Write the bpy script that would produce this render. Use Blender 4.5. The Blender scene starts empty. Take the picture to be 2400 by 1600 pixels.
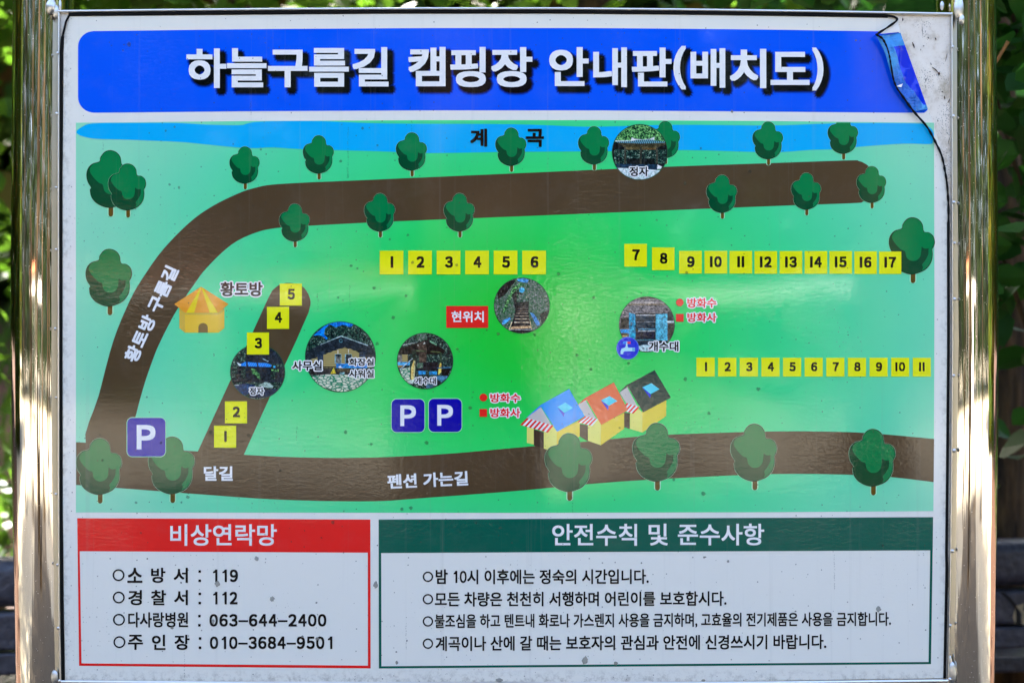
import bpy, math, random
import numpy as np
from mathutils import Vector, Matrix
from mathutils.geometry import tessellate_polygon

sc = bpy.context.scene
col = sc.collection
R = math.radians
S = 0.0006            # metres per photograph pixel on the board's face
ZC = 1.20             # height of the board's middle
D = 2.0               # camera to board

# ------------------------------------------------------------------ camera, sky, sun, exposure
cam_d = bpy.data.cameras.new('camera'); cam = bpy.data.objects.new('camera', cam_d); col.objects.link(cam)
cam.location = (0, -D, ZC); cam.rotation_euler = (R(90), 0, 0)
cam_d.lens = 50; cam_d.sensor_width = 36; cam_d.clip_start = 0.02; cam_d.clip_end = 400
cam_d.dof.use_dof = True; cam_d.dof.focus_distance = D; cam_d.dof.aperture_fstop = 4.5
sc.camera = cam

TO_SUN = Vector((-0.22, 0.74, 0.64)).normalized()
w = bpy.data.worlds.new('World'); sc.world = w; w.use_nodes = True
nt = w.node_tree; nt.nodes.clear()
sky = nt.nodes.new('ShaderNodeTexSky'); sky.sky_type = 'NISHITA'; sky.sun_disc = False
sky.sun_elevation = math.asin(TO_SUN.z); sky.sun_rotation = math.atan2(TO_SUN.x, TO_SUN.y)
sky.air_density = 0.8; sky.dust_density = 5.0; sky.ozone_density = 1.0
bg = nt.nodes.new('ShaderNodeBackground'); bg.inputs['Strength'].default_value = 0.14
wo = nt.nodes.new('ShaderNodeOutputWorld')
nt.links.new(sky.outputs[0], bg.inputs['Color']); nt.links.new(bg.outputs[0], wo.inputs[0])
sun_d = bpy.data.lights.new('sun', 'SUN'); sun_d.energy = 4.2; sun_d.angle = R(0.5); sun_d.color = (1, .95, .87)
sun = bpy.data.objects.new('sun', sun_d); col.objects.link(sun)
sun.rotation_euler = (-TO_SUN).to_track_quat('-Z', 'Y').to_euler(); sun.location = (-3, 3, 8)
sc.view_settings.view_transform = 'Standard'; sc.view_settings.look = 'None'
sc.view_settings.exposure = 3.0; sc.view_settings.gamma = 1; sc.view_settings.use_curve_mapping = False
sc.render.engine = 'CYCLES'
sc.cycles.max_bounces = 8; sc.cycles.transparent_max_bounces = 12
sc.cycles.use_denoising = True
sc.cycles.caustics_reflective = False; sc.cycles.caustics_refractive = False

# ------------------------------------------------------------------ small helpers
def P(x, y, depth=0.0):
    """a point of the board's face plane given in photograph pixels, depth metres behind it"""
    return Vector(((x - 1200) * S, depth, ZC - (y - 800) * S))

def lin(c):
    c = c / 255.0
    return c / 12.92 if c <= .04045 else ((c + .055) / 1.055) ** 2.4

def rgb(r, g, b):
    return (lin(r), lin(g), lin(b), 1)

LIT = (0.66, 0.73, 0.83)      # what a white print receives, so that inks keep their own colour
def ink(r, g, b):
    return tuple(min(.93, lin(c) / f) for c, f in zip((r, g, b), LIT)) + (1,)

class NT:
    """short hand for building node trees"""
    def __init__(s, tree): s.t = tree
    def n(s, kind, **kw):
        nd = s.t.nodes.new(kind)
        for k, v in kw.items():
            if k.startswith('i_'):
                key = k[2:]
                nd.inputs[int(key) if key.isdigit() else key.replace('_', ' ')].default_value = v
            else: setattr(nd, k, v)
        return nd
    def l(s, a, b): s.t.links.new(a, b)
    def math(s, op, a, b=None, clamp=False):
        m = s.n('ShaderNodeMath', operation=op, use_clamp=clamp)
        for i, v in enumerate((a, b)):
            if v is None: continue
            if isinstance(v, (int, float)): m.inputs[i].default_value = v
            else: s.l(v, m.inputs[i])
        return m.outputs[0]
    def mix(s, fac, a, b, blend='MIX'):
        m = s.n('ShaderNodeMix', data_type='RGBA', blend_type=blend)
        for i, v in zip((0, 6, 7), (fac, a, b)):
            if hasattr(v, 'is_linked'): s.l(v, m.inputs[i])
            else: m.inputs[i].default_value = v
        return m.outputs[2]
    def ramp(s, fac, stops, interp='LINEAR'):
        r = s.n('ShaderNodeValToRGB'); r.color_ramp.interpolation = interp
        el = r.color_ramp.elements
        while len(el) < len(stops): el.new(.5)
        for e, (p, c) in zip(el, stops): e.position = p; e.color = c if len(c) == 4 else tuple(c) + (1,)
        s.l(fac, r.inputs[0]); return r.outputs[0]

def new_mat(name):
    m = bpy.data.materials.new(name); m.use_nodes = True
    m.node_tree.nodes.clear()
    t = NT(m.node_tree)
    out = t.n('ShaderNodeOutputMaterial'); b = t.n('ShaderNodeBsdfPrincipled')
    t.l(b.outputs[0], out.inputs[0])
    return m, t, b, out

def grey(v): return (v, v, v, 1)

# ---- shared surface of the laminated print: specks of dirt, faint dust, a wrinkled glossy face
def make_film_group():
    g = bpy.data.node_groups.new('laminate', 'ShaderNodeTree')
    g.interface.new_socket('Color', in_out='INPUT', socket_type='NodeSocketColor')
    for nme, ty in (('Color', 'NodeSocketColor'), ('Roughness', 'NodeSocketFloat'), ('Normal', 'NodeSocketVector')):
        g.interface.new_socket(nme, in_out='OUTPUT', socket_type=ty)
    t = NT(g); gi = t.n('NodeGroupInput'); go = t.n('NodeGroupOutput')
    geo = t.n('ShaderNodeNewGeometry'); sp = t.n('ShaderNodeSeparateXYZ'); t.l(geo.outputs['Position'], sp.inputs[0])
    cb = t.n('ShaderNodeCombineXYZ'); t.l(sp.outputs[0], cb.inputs[0]); t.l(sp.outputs[2], cb.inputs[1])
    xz = cb.outputs[0]
    def voro(scale):
        v = t.n('ShaderNodeTexVoronoi', voronoi_dimensions='2D'); v.inputs['Scale'].default_value = scale
        t.l(xz, v.inputs['Vector']); return v
    def noise(scale, det=3.0, rough=.5, vec=None, dist=0.0):
        n = t.n('ShaderNodeTexNoise', noise_dimensions='2D'); n.inputs['Scale'].default_value = scale
        n.inputs['Detail'].default_value = det; n.inputs['Roughness'].default_value = rough
        n.inputs['Distortion'].default_value = dist
        t.l(vec or xz, n.inputs['Vector']); return n.outputs[0]
    # small dark specks
    v = voro(55); sep = t.n('ShaderNodeSeparateColor'); t.l(v.outputs['Color'], sep.inputs[0])
    size = t.math('MULTIPLY', t.math('MAXIMUM', t.math('SUBTRACT', sep.outputs[0], .55), 0), .13)
    m1 = t.math('LESS_THAN', t.math('ADD', v.outputs['Distance'], t.math('MULTIPLY', noise(900, 1), .03)), t.math('ADD', size, .012))
    v2 = voro(150); sep2 = t.n('ShaderNodeSeparateColor'); t.l(v2.outputs['Color'], sep2.inputs[0])
    patch = t.math('MULTIPLY', t.math('SUBTRACT', noise(7, 2), .47), 4, True)
    size2 = t.math('MULTIPLY', t.math('MULTIPLY', t.math('MAXIMUM', t.math('SUBTRACT', sep2.outputs[1], .6), 0), .35), patch)
    m2 = t.math('LESS_THAN', v2.outputs['Distance'], size2)
    c1 = t.mix(t.math('MULTIPLY', m1, .62), gi.outputs[0], (.05, .045, .035, 1))
    c2 = t.mix(t.math('MULTIPLY', m2, .4), c1, (.09, .08, .06, 1))
    # dust and faint vertical run marks, in streaks that are wide or thin
    st = t.n('ShaderNodeMapping'); st.inputs['Scale'].default_value = (95, 1.6, 1); t.l(xz, st.inputs[0])
    run = t.math('MULTIPLY', t.math('SUBTRACT', noise(1, 4, .6, st.outputs[0]), .62), 2.2, True)
    c3 = t.mix(t.math('MULTIPLY', run, .25), c2, (.30, .29, .26, 1))
    dust = t.math('MULTIPLY', t.math('SUBTRACT', noise(28, 6, .7), .5), .09, True)
    c4 = t.mix(dust, c3, (.42, .43, .42, 1))
    ez = t.math('SUBTRACT', t.math('ABSOLUTE', t.math('SUBTRACT', sp.outputs[2], ZC)), .458)
    ex = t.math('SUBTRACT', t.math('ABSOLUTE', t.math('SUBTRACT', sp.outputs[0], -.009)), .607)
    rim = t.math('MULTIPLY', t.math('MAXIMUM', ex, ez), 55, True)
    grime = t.math('MULTIPLY', t.math('MULTIPLY', t.math('SUBTRACT', noise(90, 6, .75), .47), 5, True), rim)
    c5 = t.mix(t.math('MULTIPLY', grime, .42), c4, (.12, .10, .06, 1))
    t.l(c5, go.inputs['Color'])
    rg = t.math('ADD', t.math('MULTIPLY', noise(40, 4), .02), .003)
    t.l(rg, go.inputs['Roughness'])
    # wrinkles: a slow warp everywhere, fine crinkles in patches
    patch2 = t.math('MULTIPLY', t.math('SUBTRACT', noise(5.0, 2), .42), 3.2, True)
    mp = t.n('ShaderNodeMapping'); mp.inputs['Scale'].default_value = (1, 1.8, 1); t.l(xz, mp.inputs[0])
    crk = t.math('MULTIPLY', noise(135, 4, .55, mp.outputs[0], .8), t.math('ADD', t.math('MULTIPLY', patch2, .9), .14))
    b1 = t.n('ShaderNodeBump'); b1.inputs['Strength'].default_value = 1; b1.inputs['Distance'].default_value = .00014
    t.l(crk, b1.inputs['Height'])
    b2 = t.n('ShaderNodeBump'); b2.inputs['Strength'].default_value = 1; b2.inputs['Distance'].default_value = .0011
    t.l(noise(3.2, 1), b2.inputs['Height']); t.l(b1.outputs[0], b2.inputs['Normal'])
    t.l(b2.outputs[0], go.inputs['Normal'])
    return g
FILM = make_film_group()

def film_nodes(t, b, colour):
    g = t.n('ShaderNodeGroup'); g.node_tree = FILM
    if hasattr(colour, 'is_linked'): t.l(colour, g.inputs[0])
    else: g.inputs[0].default_value = colour
    t.l(g.outputs[0], b.inputs['Base Color']); t.l(g.outputs[1], b.inputs['Roughness']); t.l(g.outputs[2], b.inputs['Normal'])
    b.inputs['IOR'].default_value = 1.46

_film = {}
def film(r, g, b):
    k = (r, g, b)
    if k not in _film:
        m, t, bs, _ = new_mat('print_ink_%d_%d_%d' % k); film_nodes(t, bs, ink(r, g, b)); _film[k] = m
    return _film[k]

def photo_mat(name, stops, scale, stretch=(1, 1, 1), kind='noise'):
    """printed picture grain: coloured speckle of the little photographs"""
    m, t, bs, _ = new_mat(name)
    geo = t.n('ShaderNodeNewGeometry'); mp = t.n('ShaderNodeMapping'); mp.inputs['Scale'].default_value = stretch
    t.l(geo.outputs['Position'], mp.inputs[0])
    if kind == 'noise':
        n = t.n('ShaderNodeTexNoise'); n.inputs['Scale'].default_value = scale; n.inputs['Detail'].default_value = 4
        n.inputs['Roughness'].default_value = .75; n.inputs['Distortion'].default_value = .6
        t.l(mp.outputs[0], n.inputs['Vector']); f = n.outputs[0]
    else:
        n = t.n('ShaderNodeTexVoronoi', feature='DISTANCE_TO_EDGE'); n.inputs['Scale'].default_value = scale
        t.l(mp.outputs[0], n.inputs['Vector']); f = n.outputs['Distance']
    film_nodes(t, bs, t.ramp(f, stops)); return m

# ---- meshes collected face by face
class MB:
    def __init__(s): s.v, s.f, s.m, s.mats = [], [], [], []
    def mi(s, mat):
        if mat not in s.mats: s.mats.append(mat)
        return s.mats.index(mat)
    def face(s, pts, mat):
        i = len(s.v); s.v += [tuple(p) for p in pts]; s.f.append(tuple(range(i, i + len(pts)))); s.m.append(s.mi(mat))
    def raw(s, vs, fs, mat):
        i = len(s.v); s.v += [tuple(p) for p in vs]; k = s.mi(mat)
        for f in fs: s.f.append(tuple(i + q for q in f)); s.m.append(k)
    def poly(s, pts, layer, mat):
        """flat print: polygon in photograph pixels, facing the reader, layer counted outwards from the sheet"""
        if len(pts) < 3: return
        vs = [P(x, y, -layer * LAY) for x, y in pts]
        tri = tessellate_polygon([[Vector((p.x, p.z, 0)) for p in vs]])
        i = len(s.v); s.v += [tuple(p) for p in vs]; k = s.mi(mat)
        for a, b, c in tri:
            n = (vs[b] - vs[a]).cross(vs[c] - vs[a])
            s.f.append((i + a, i + b, i + c) if n.y < 0 else (i + a, i + c, i + b)); s.m.append(k)
    def box(s, lo, hi, mat, M=None):
        (x0, y0, z0), (x1, y1, z1) = lo, hi
        vs = [Vector(q) for q in ((x0,y0,z0),(x1,y0,z0),(x1,y1,z0),(x0,y1,z0),(x0,y0,z1),(x1,y0,z1),(x1,y1,z1),(x0,y1,z1))]
        if M: vs = [M @ q for q in vs]
        s.raw(vs, [(0,3,2,1),(4,5,6,7),(0,1,5,4),(1,2,6,5),(2,3,7,6),(3,0,4,7)], mat)
    def tube(s, pts, rad, mat, n=10, cap=True):
        rings = []
        rads = rad if isinstance(rad, (list, tuple)) else [rad] * len(pts)
        pts = [Vector(p) for p in pts]
        up = None
        for i, p in enumerate(pts):
            d = (pts[min(i + 1, len(pts) - 1)] - pts[max(i - 1, 0)]).normalized()
            if up is None:
                a = Vector((0, 1, 0)) if abs(d.y) < .9 else Vector((1, 0, 0)); up = d.cross(a).normalized()
            up = (up - d * up.dot(d)).normalized(); sd = d.cross(up)
            rings.append([p + (up * math.cos(2*math.pi*k/n) + sd * math.sin(2*math.pi*k/n)) * rads[i] for k in range(n)])
        vs = [q for r in rings for q in r]
        fs = [(i*n+k, i*n+(k+1) % n, (i+1)*n+(k+1) % n, (i+1)*n+k) for i in range(len(pts)-1) for k in range(n)]
        if cap: fs += [tuple(range(n-1, -1, -1)), tuple((len(pts)-1)*n + k for k in range(n))]
        s.raw(vs, fs, mat)
    def ball(s, c, r, mat, sq=(1, 1, 1), n=12, jit=0, rnd=random):
        vs, fs = [], []
        m = n // 2
        for i in range(m + 1):
            th = math.pi * i / m
            for k in range(n):
                ph = 2*math.pi*k/n; q = 1 + (rnd.uniform(-jit, jit) if jit else 0)
                vs.append(Vector(c) + Vector((math.sin(th)*math.cos(ph)*sq[0], math.sin(th)*math.sin(ph)*sq[1], math.cos(th)*sq[2])) * r * q)
        for i in range(m):
            for k in range(n): fs.append((i*n+k, (i+1)*n+k, (i+1)*n+(k+1) % n, i*n+(k+1) % n))
        s.raw(vs, fs, mat)
    def build(s, name, parent=None, smooth=False):
        me = bpy.data.meshes.new(name); me.from_pydata(s.v, [], s.f)
        for m in s.mats: me.materials.append(m)
        me.polygons.foreach_set('material_index', s.m)
        if smooth: me.polygons.foreach_set('use_smooth', [True] * len(s.f))
        me.validate(); me.update()
        o = bpy.data.objects.new(name, me); col.objects.link(o)
        if parent: o.parent = parent
        return o
LAY = 0.0002

def tag(o, label=None, cat=None, group=None, kind=None):
    for k, v in (('label', label), ('category', cat), ('group', group), ('kind', kind)):
        if v: o[k] = v
    return o

def empty(name, loc=(0, 0, 0)):
    o = bpy.data.objects.new(name, None); col.objects.link(o); o.location = loc; o.empty_display_size = .1; return o

def smooth_path(pts, n=6, closed=True):
    out = []; N = len(pts)
    rng = range(N) if closed else range(N - 1)
    for i in rng:
        p = [pts[(i + k) % N] if closed else pts[min(max(i + k, 0), N - 1)] for k in (-1, 0, 1, 2)]
        for j in range(n):
            u = j / n
            out.append(tuple(.5 * ((2*p[1][a]) + (-p[0][a] + p[2][a])*u + (2*p[0][a] - 5*p[1][a] + 4*p[2][a] - p[3][a])*u*u
                                   + (-p[0][a] + 3*p[1][a] - 3*p[2][a] + p[3][a])*u**3) for a in (0, 1)))
    if not closed: out.append(tuple(pts[-1]))
    return out

def circle(cx, cy, r, n=48, ry=None):
    ry = ry or r
    return [(cx + r*math.cos(2*math.pi*k/n), cy + ry*math.sin(2*math.pi*k/n)) for k in range(n)]

def rrect(x0, y0, x1, y1, r, n=6):
    out = []
    for cx, cy, a in ((x1-r, y0+r, -90), (x1-r, y1-r, 0), (x0+r, y1-r, 90), (x0+r, y0+r, 180)):
        for k in range(n + 1):
            t = R(a + 90*k/n); out.append((cx + r*math.cos(t), cy + r*math.sin(t)))
    return out

def rect(x0, y0, x1, y1): return [(x0, y0), (x1, y0), (x1, y1), (x0, y1)]

def clip(sub, convex):
    """Sutherland-Hodgman, convex clip polygon in pixel order"""
    area = sum(a[0]*b[1] - b[0]*a[1] for a, b in zip(convex, convex[1:] + convex[:1]))
    sg = 1 if area > 0 else -1
    out = list(sub)
    for a, b in zip(convex, convex[1:] + convex[:1]):
        inp, out = out, []
        side = lambda p: sg * ((b[0]-a[0])*(p[1]-a[1]) - (b[1]-a[1])*(p[0]-a[0]))
        for p, q in zip(inp, inp[1:] + inp[:1]):
            sp_, sq_ = side(p), side(q)
            if sp_ >= 0: out.append(p)
            if sp_ * sq_ < 0:
                u = sp_ / (sp_ - sq_); out.append((p[0] + (q[0]-p[0])*u, p[1] + (q[1]-p[1])*u))
        if len(out) < 3: return []
    return out

# ---- lettering: outlines of the built-in type, fitted into measured boxes
_glyphs = {}
type_scene = bpy.data.scenes.new('type')
def glyph(s):
    k = s
    if k not in _glyphs:
        c = bpy.data.curves.new('type', 'FONT'); c.body = s; c.resolution_u = 4
        o = bpy.data.objects.new('type', c); type_scene.collection.objects.link(o)
        vl = type_scene.view_layers[0]; vl.update()
        me = o.evaluated_get(vl.depsgraph).to_mesh()
        vs = [(v.co.x, v.co.y) for v in me.vertices]; fs = [tuple(p.vertices) for p in me.polygons]
        bpy.data.objects.remove(o); bpy.data.curves.remove(c)
        _glyphs[k] = (vs, fs)
    return _glyphs[k]

def text(mb, s, box, layer, mat, off=.03, rot=0, halo=None, slope=0):
    """s into box (x0,y0,x1,y1) in pixels; strokes made heavier by off em; halo=(pixels, material) puts a grown copy underneath"""
    vs, fs = glyph(s)
    xs = [v[0] for v in vs]; ys = [v[1] for v in vs]
    x0, y0, x1, y1 = box; ax, bx, ay, by = min(xs), max(xs), min(ys), max(ys)
    rx = off*(x1 - x0)/(bx - ax + 2*off); ry = off*(y1 - y0)/(by - ay + 2*off)
    cx, cy = (x0 + x1)/2, (y0 + y1)/2; ca, sa = math.cos(R(rot)), math.sin(R(rot))
    q = []
    for x, y in vs:
        u = x0 + rx + (x - ax)/(bx - ax)*(x1 - x0 - 2*rx); v = y1 - ry - (y - ay)/(by - ay)*(y1 - y0 - 2*ry)
        u -= cx; v -= cy; v += slope * u
        q.append((cx + u*ca + v*sa, cy - u*sa + v*ca))
    def put(dx, dy, lay, m):
        pv = [P(x + dx, y + dy, -lay * LAY) for x, y in q]
        ff = []
        for f in fs:
            n = (pv[f[1]] - pv[f[0]]).cross(pv[f[2]] - pv[f[0]])
            ff.append(f if n.y < 0 else f[::-1])
        mb.raw(pv, ff, m)
    rr = (rx + ry)/2
    if halo:
        for k in range(14):
            a = 2*math.pi*k/14; put((halo[0] + rr)*math.cos(a), (halo[0] + rr)*math.sin(a), layer - .45 + k*.015, halo[1])
    sq = [(1, 1), (1, -1), (-1, 1), (-1, -1), (1, 0), (-1, 0), (0, 1), (0, -1)] if off else []
    for k, (dx, dy) in enumerate(sq): put(dx*rx*.93, dy*ry*.93, layer - .01*(k + 1), mat)
    put(0, 0, layer, mat)

FULL = dict(zip('0123456789−P', '０１２３４５６７８９－Ｐ'))
def digits(mb, s, x0, y0, x1, y1, layer, mat, off=.03, fill=.86):
    """figures at an even pitch"""
    p = (x1 - x0 + (1 - fill)*(x1 - x0)/len(s))/len(s)
    h = y1 - y0
    for k, ch in enumerate(s):
        a = x0 + p*k; b_ = a + p*fill
        if ch == '1':
            r_ = b_ - p*.17; sw = p*.235
            mb.poly([(r_ - sw, y0), (r_, y0), (r_, y1), (r_ - sw, y1)], layer, mat)
            mb.poly([(r_ - sw, y0), (r_ - sw, y0 + h*.27), (r_ - sw - p*.24, y0 + h*.30), (r_ - sw - p*.24, y0 + h*.18), (r_ - sw - p*.08, y0 + h*.12)], layer, mat)
        elif ch == '−': mb.poly(rect(a - p*.06, y0 + h*.49, b_ + p*.06, y0 + h*.64), layer, mat)
        else: text(mb, FULL[ch], (a, y0, b_, y1), layer, mat, off)

def ring(mb, cx, cy, ro, ri, layer, mat, n=32):
    o, i = circle(cx, cy, ro, n), circle(cx, cy, ri, n)
    for k in range(n):
        mb.poly([o[k], o[(k+1) % n], i[(k+1) % n], i[k]], layer, mat)

# colours as the print reads in the shade
WHITE = film(201, 209, 212); BLACK = film(16, 14, 13); LETTER = film(214, 220, 226)
BLUE = film(0, 78, 246); RIVER = film(0, 158, 255); ROAD = film(70, 57, 41); YELLOW = film(224, 224, 18)
RED = film(230, 28, 28); DKGREEN = film(0, 82, 70); NAVY = film(0, 2, 152)
LEAF = film(0, 114, 64); SHADE = film(0, 66, 40); TRUNK = film(84, 66, 18); HALO = film(150, 226, 178); RIM = film(0, 50, 32)

# ------------------------------------------------------------------ ground
def make_ground():
    m, t, b, _ = new_mat('earth_and_gravel')
    geo = t.n('ShaderNodeNewGeometry'); sp = t.n('ShaderNodeSeparateXYZ'); t.l(geo.outputs['Position'], sp.inputs[0])
    def noise(sc_, det=6):
        n = t.n('ShaderNodeTexNoise'); n.inputs['Scale'].default_value = sc_; n.inputs['Detail'].default_value = det
        t.l(geo.outputs['Position'], n.inputs['Vector']); return n.outputs[0]
    litter = t.ramp(noise(14), [(.3, (.028, .010, .005)), (.5, (.075, .028, .012)), (.62, (.12, .055, .025)), (.75, (.03, .035, .012))])
    gravel = t.ramp(noise(9), [(.25, (.25, .22, .165)), (.5, (.34, .31, .24)), (.75, (.43, .39, .31))])
    edge = t.math('ADD', sp.outputs[1], t.math('MULTIPLY', noise(.8, 3), 1.6))
    k = t.math('MULTIPLY', t.math('SUBTRACT', edge, .9), 2.5, True)
    dark_ground = t.ramp(noise(6), [(.3, (.05, .040, .028)), (.6, (.085, .068, .048)), (.8, (.13, .11, .08))])
    ax = t.math('ADD', t.math('ABSOLUTE', sp.outputs[0]), t.math('MULTIPLY', noise(.7, 3), 1.4))
    near_dark = t.math('MULTIPLY', t.math('MULTIPLY', t.math('SUBTRACT', 3.9, ax), 2, True), t.math('MULTIPLY', t.math('ADD', edge, 8.6), 2, True))  # near ground darkened in its colour, as if shaded, for a dimmer reflection
    t.l(t.mix(k, t.mix(near_dark, gravel, dark_ground), litter), b.inputs['Base Color']); b.inputs['Roughness'].default_value = .95
    bp = t.n('ShaderNodeBump'); bp.inputs['Distance'].default_value = .02; bp.inputs['Strength'].default_value = .6
    t.l(noise(35), bp.inputs['Height']); t.l(bp.outputs[0], b.inputs['Normal'])
    mb = MB(); N = 60; rnd = random.Random(4)
    xs = [(-1 if u < 0 else 1) * abs(u)**2.2 * 120 for u in np.linspace(-1, 1, N)]
    h = lambda x, y: max(0, (y - 3.5)) * .16 + (0 if -4 < y < 2.4 else rnd.uniform(0, .05))
    vs = [(x, y, h(x, y) if abs(y) < 60 else 60*.16*(y > 0)) for y in xs for x in xs]
    fs = [(j*N+i, j*N+i+1, (j+1)*N+i+1, (j+1)*N+i) for j in range(N-1) for i in range(N-1)]
    mb.raw(vs, fs, m); tag(mb.build('ground', smooth=True), kind='structure')
make_ground()

# ------------------------------------------------------------------ the board
sign = tag(empty('information_sign'), 'framed campsite map sign with blue title band between two polished steel posts', 'sign')

def steel(name, rough, streak, base=(.71, .665, .59, 1)):
    m, t, b, _ = new_mat(name)
    b.inputs['Metallic'].default_value = 1; b.inputs['Base Color'].default_value = base
    tc = t.n('ShaderNodeTexCoord'); mp = t.n('ShaderNodeMapping'); mp.inputs['Scale'].default_value = (1, 1, .0007); t.l(tc.outputs['Object'], mp.inputs[0])
    n = t.n('ShaderNodeTexNoise'); n.inputs['Scale'].default_value = 150; n.inputs['Detail'].default_value = 3; t.l(mp.outputs[0], n.inputs['Vector'])
    n2 = t.n('ShaderNodeTexNoise'); n2.inputs['Scale'].default_value = 60; n2.inputs['Detail'].default_value = 5; t.l(tc.outputs['Object'], n2.inputs['Vector'])
    v = t.n('ShaderNodeTexVoronoi'); v.inputs['Scale'].default_value = 190; t.l(tc.outputs['Object'], v.inputs['Vector'])
    spk = t.math('LESS_THAN', v.outputs['Distance'], .07)
    t.l(t.math('ADD', t.math('ADD', t.math('MULTIPLY', n2.outputs[0], .04), rough - .02), t.math('MULTIPLY', spk, .5)), b.inputs['Roughness'])
    bp = t.n('ShaderNodeBump'); bp.inputs['Distance'].default_value = streak; bp.inputs['Strength'].default_value = 1
    t.l(n.outputs[0], bp.inputs['Height']); t.l(bp.outputs[0], b.inputs['Normal'])
    return m
POST = steel('polished_steel', .034, .0004)
EDGE = steel('worn_steel_edge', .36, .0002, (.78, .77, .74, 1))
WELD = steel('weld_metal', .34, .0004, (.66, .67, .68, 1))

def post(edges, side):
    mb = MB(); yp = .038; f = (D + yp) / D; r = 68 * S * f
    pts = []
    ys = [-330, -200, 0, 200, 400, 600, 800, 1000, 1200, 1400, 1600, 1750]
    for y in ys:
        e = np.interp(y, [q[0] for q in edges], [q[1] for q in edges]) + side * 68
        p = P(e, y); pts.append(Vector((p.x * f, yp, ZC + (p.z - ZC) * f)))
    pts.append(Vector((pts[-1].x, yp, 0)))
    mb.tube(pts, r, POST, n=64, cap=False)
    top = pts[0]
    # domed cap
    vs, fs = [], []
    for i in range(7):
        a = math.pi/2*i/6
        for k in range(64): vs.append(top + Vector((math.cos(a)*math.cos(2*math.pi*k/64)*r, math.cos(a)*math.sin(2*math.pi*k/64)*r, math.sin(a)*r*.45)))
    for i in range(6):
        for k in range(64): fs.append((i*64+k, i*64+(k+1) % 64, (i+1)*64+(k+1) % 64, (i+1)*64+k))
    mb.raw(vs, fs, POST)
    return mb.build('post', sign, smooth=True)
post([(0, 34), (200, 32), (400, 30.5), (600, 29), (800, 28.5), (1000, 29.5), (1200, 33), (1400, 37), (1600, 41)], 1)
post([(0, 2332), (200, 2333), (400, 2334.5), (600, 2336), (800, 2337), (1000, 2336), (1200, 2333), (1400, 2330), (1600, 2327)], -1)

# frame edge (bright folded steel), panel behind the sheet
TOPY = [(138, 25), (400, 22), (700, 19.5), (1000, 18.5), (1300, 18.5), (1600, 21), (1900, 25), (2231, 31)]
LEFTX = [(25, 139), (400, 138), (800, 138), (1200, 138.5), (1400, 139.5), (1598, 143)]
RIGHTX = [(31, 2230), (400, 2231), (800, 2231.5), (1100, 2229), (1350, 2226), (1596, 2221)]
BOTY = [(143, 1594), (600, 1598), (1200, 1600), (1800, 1597), (2221, 1592)]
ti = lambda tab, v: float(np.interp(v, [q[0] for q in tab], [q[1] for q in tab]))
def strip(mb, path, half, y0, y1, mat, horiz):
    """a bar following a pixel path"""
    vs, fs = [], []
    for (x, y) in path:
        r = half * .8; rm = r * S
        for d, yy in ((-half, y1), (-half, y0 + rm), (-half + r*.3, y0 + rm*.3), (-half + r, y0), (half - r, y0), (half - r*.3, y0 + rm*.3), (half, y0 + rm), (half, y1)):
            vs.append(P(x, y + d, yy) if horiz else P(x + d, y, yy))
    n = len(path)
    for i in range(n - 1):
        for k in range(8): fs.append((i*8+k, i*8+(k+1) % 8, (i+1)*8+(k+1) % 8, (i+1)*8+k))
    fs += [tuple(range(7, -1, -1)), tuple((n-1)*8 + k for k in range(8))]
    mb.raw(vs, fs, mat)
mb = MB()
xs = np.linspace(138, 2231, 40); ysl = np.linspace(30, 1594, 40)
strip(mb, [(x, ti(TOPY, x) + 3) for x in xs], 3, -.0035, .024, EDGE, True)
strip(mb, [(x, ti(BOTY, x) + 2) for x in np.linspace(143, 2221, 40)], 4.5, -.0035, .024, EDGE, True)
strip(mb, [(ti(LEFTX, y), y) for y in ysl], 2.2, -.0030, .024, EDGE, False)
strip(mb, [(ti(RIGHTX, y), y) for y in ysl], 1.5, -.0030, .024, EDGE, False)
mb.build('frame', sign)

m, t, b, _ = new_mat('grimy_white_panel')
geo = t.n('ShaderNodeNewGeometry')
n1 = t.n('ShaderNodeTexNoise'); n1.inputs['Scale'].default_value = 30; n1.inputs['Detail'].default_value = 8; n1.inputs['Roughness'].default_value = .7; t.l(geo.outputs['Position'], n1.inputs['Vector'])
v1 = t.n('ShaderNodeTexVoronoi'); v1.inputs['Scale'].default_value = 420; t.l(geo.outputs['Position'], v1.inputs['Vector'])
n3 = t.n('ShaderNodeTexNoise'); n3.inputs['Scale'].default_value = 22; n3.inputs['Detail'].default_value = 3; t.l(geo.outputs['Position'], n3.inputs['Vector'])
c = t.ramp(n1.outputs[0], [(.3, ink(150, 145, 130)), (.5, ink(196, 198, 198)), (.7, ink(208, 210, 212))])
spk = t.math('LESS_THAN', v1.outputs['Distance'], t.math('MULTIPLY', t.math('SUBTRACT', n3.outputs[0], .40), 1.25))
t.l(t.mix(t.math('MULTIPLY', spk, .65), c, (.06, .05, .035, 1)), b.inputs['Base Color'])
b.inputs['Roughness'].default_value = .5
PANEL = m
mb = MB()
for i in range(39):   # follows the bowed outline
    a, c_ = ysl[i], ysl[i+1]
    q = [P(ti(LEFTX, a), a, .0012), P(ti(RIGHTX, a), a, .0012), P(ti(RIGHTX, c_), c_, .0012), P(ti(LEFTX, c_), c_, .0012)]
    k = [p + Vector((0, .016, 0)) for p in q]
    mb.raw(q + k, [(0, 3, 2, 1), (4, 5, 6, 7), (0, 4, 7, 3), (1, 2, 6, 5)] + ([(0, 1, 5, 4)] if i == 0 else []) + ([(3, 7, 6, 2)] if i == 38 else []), PANEL)
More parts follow.
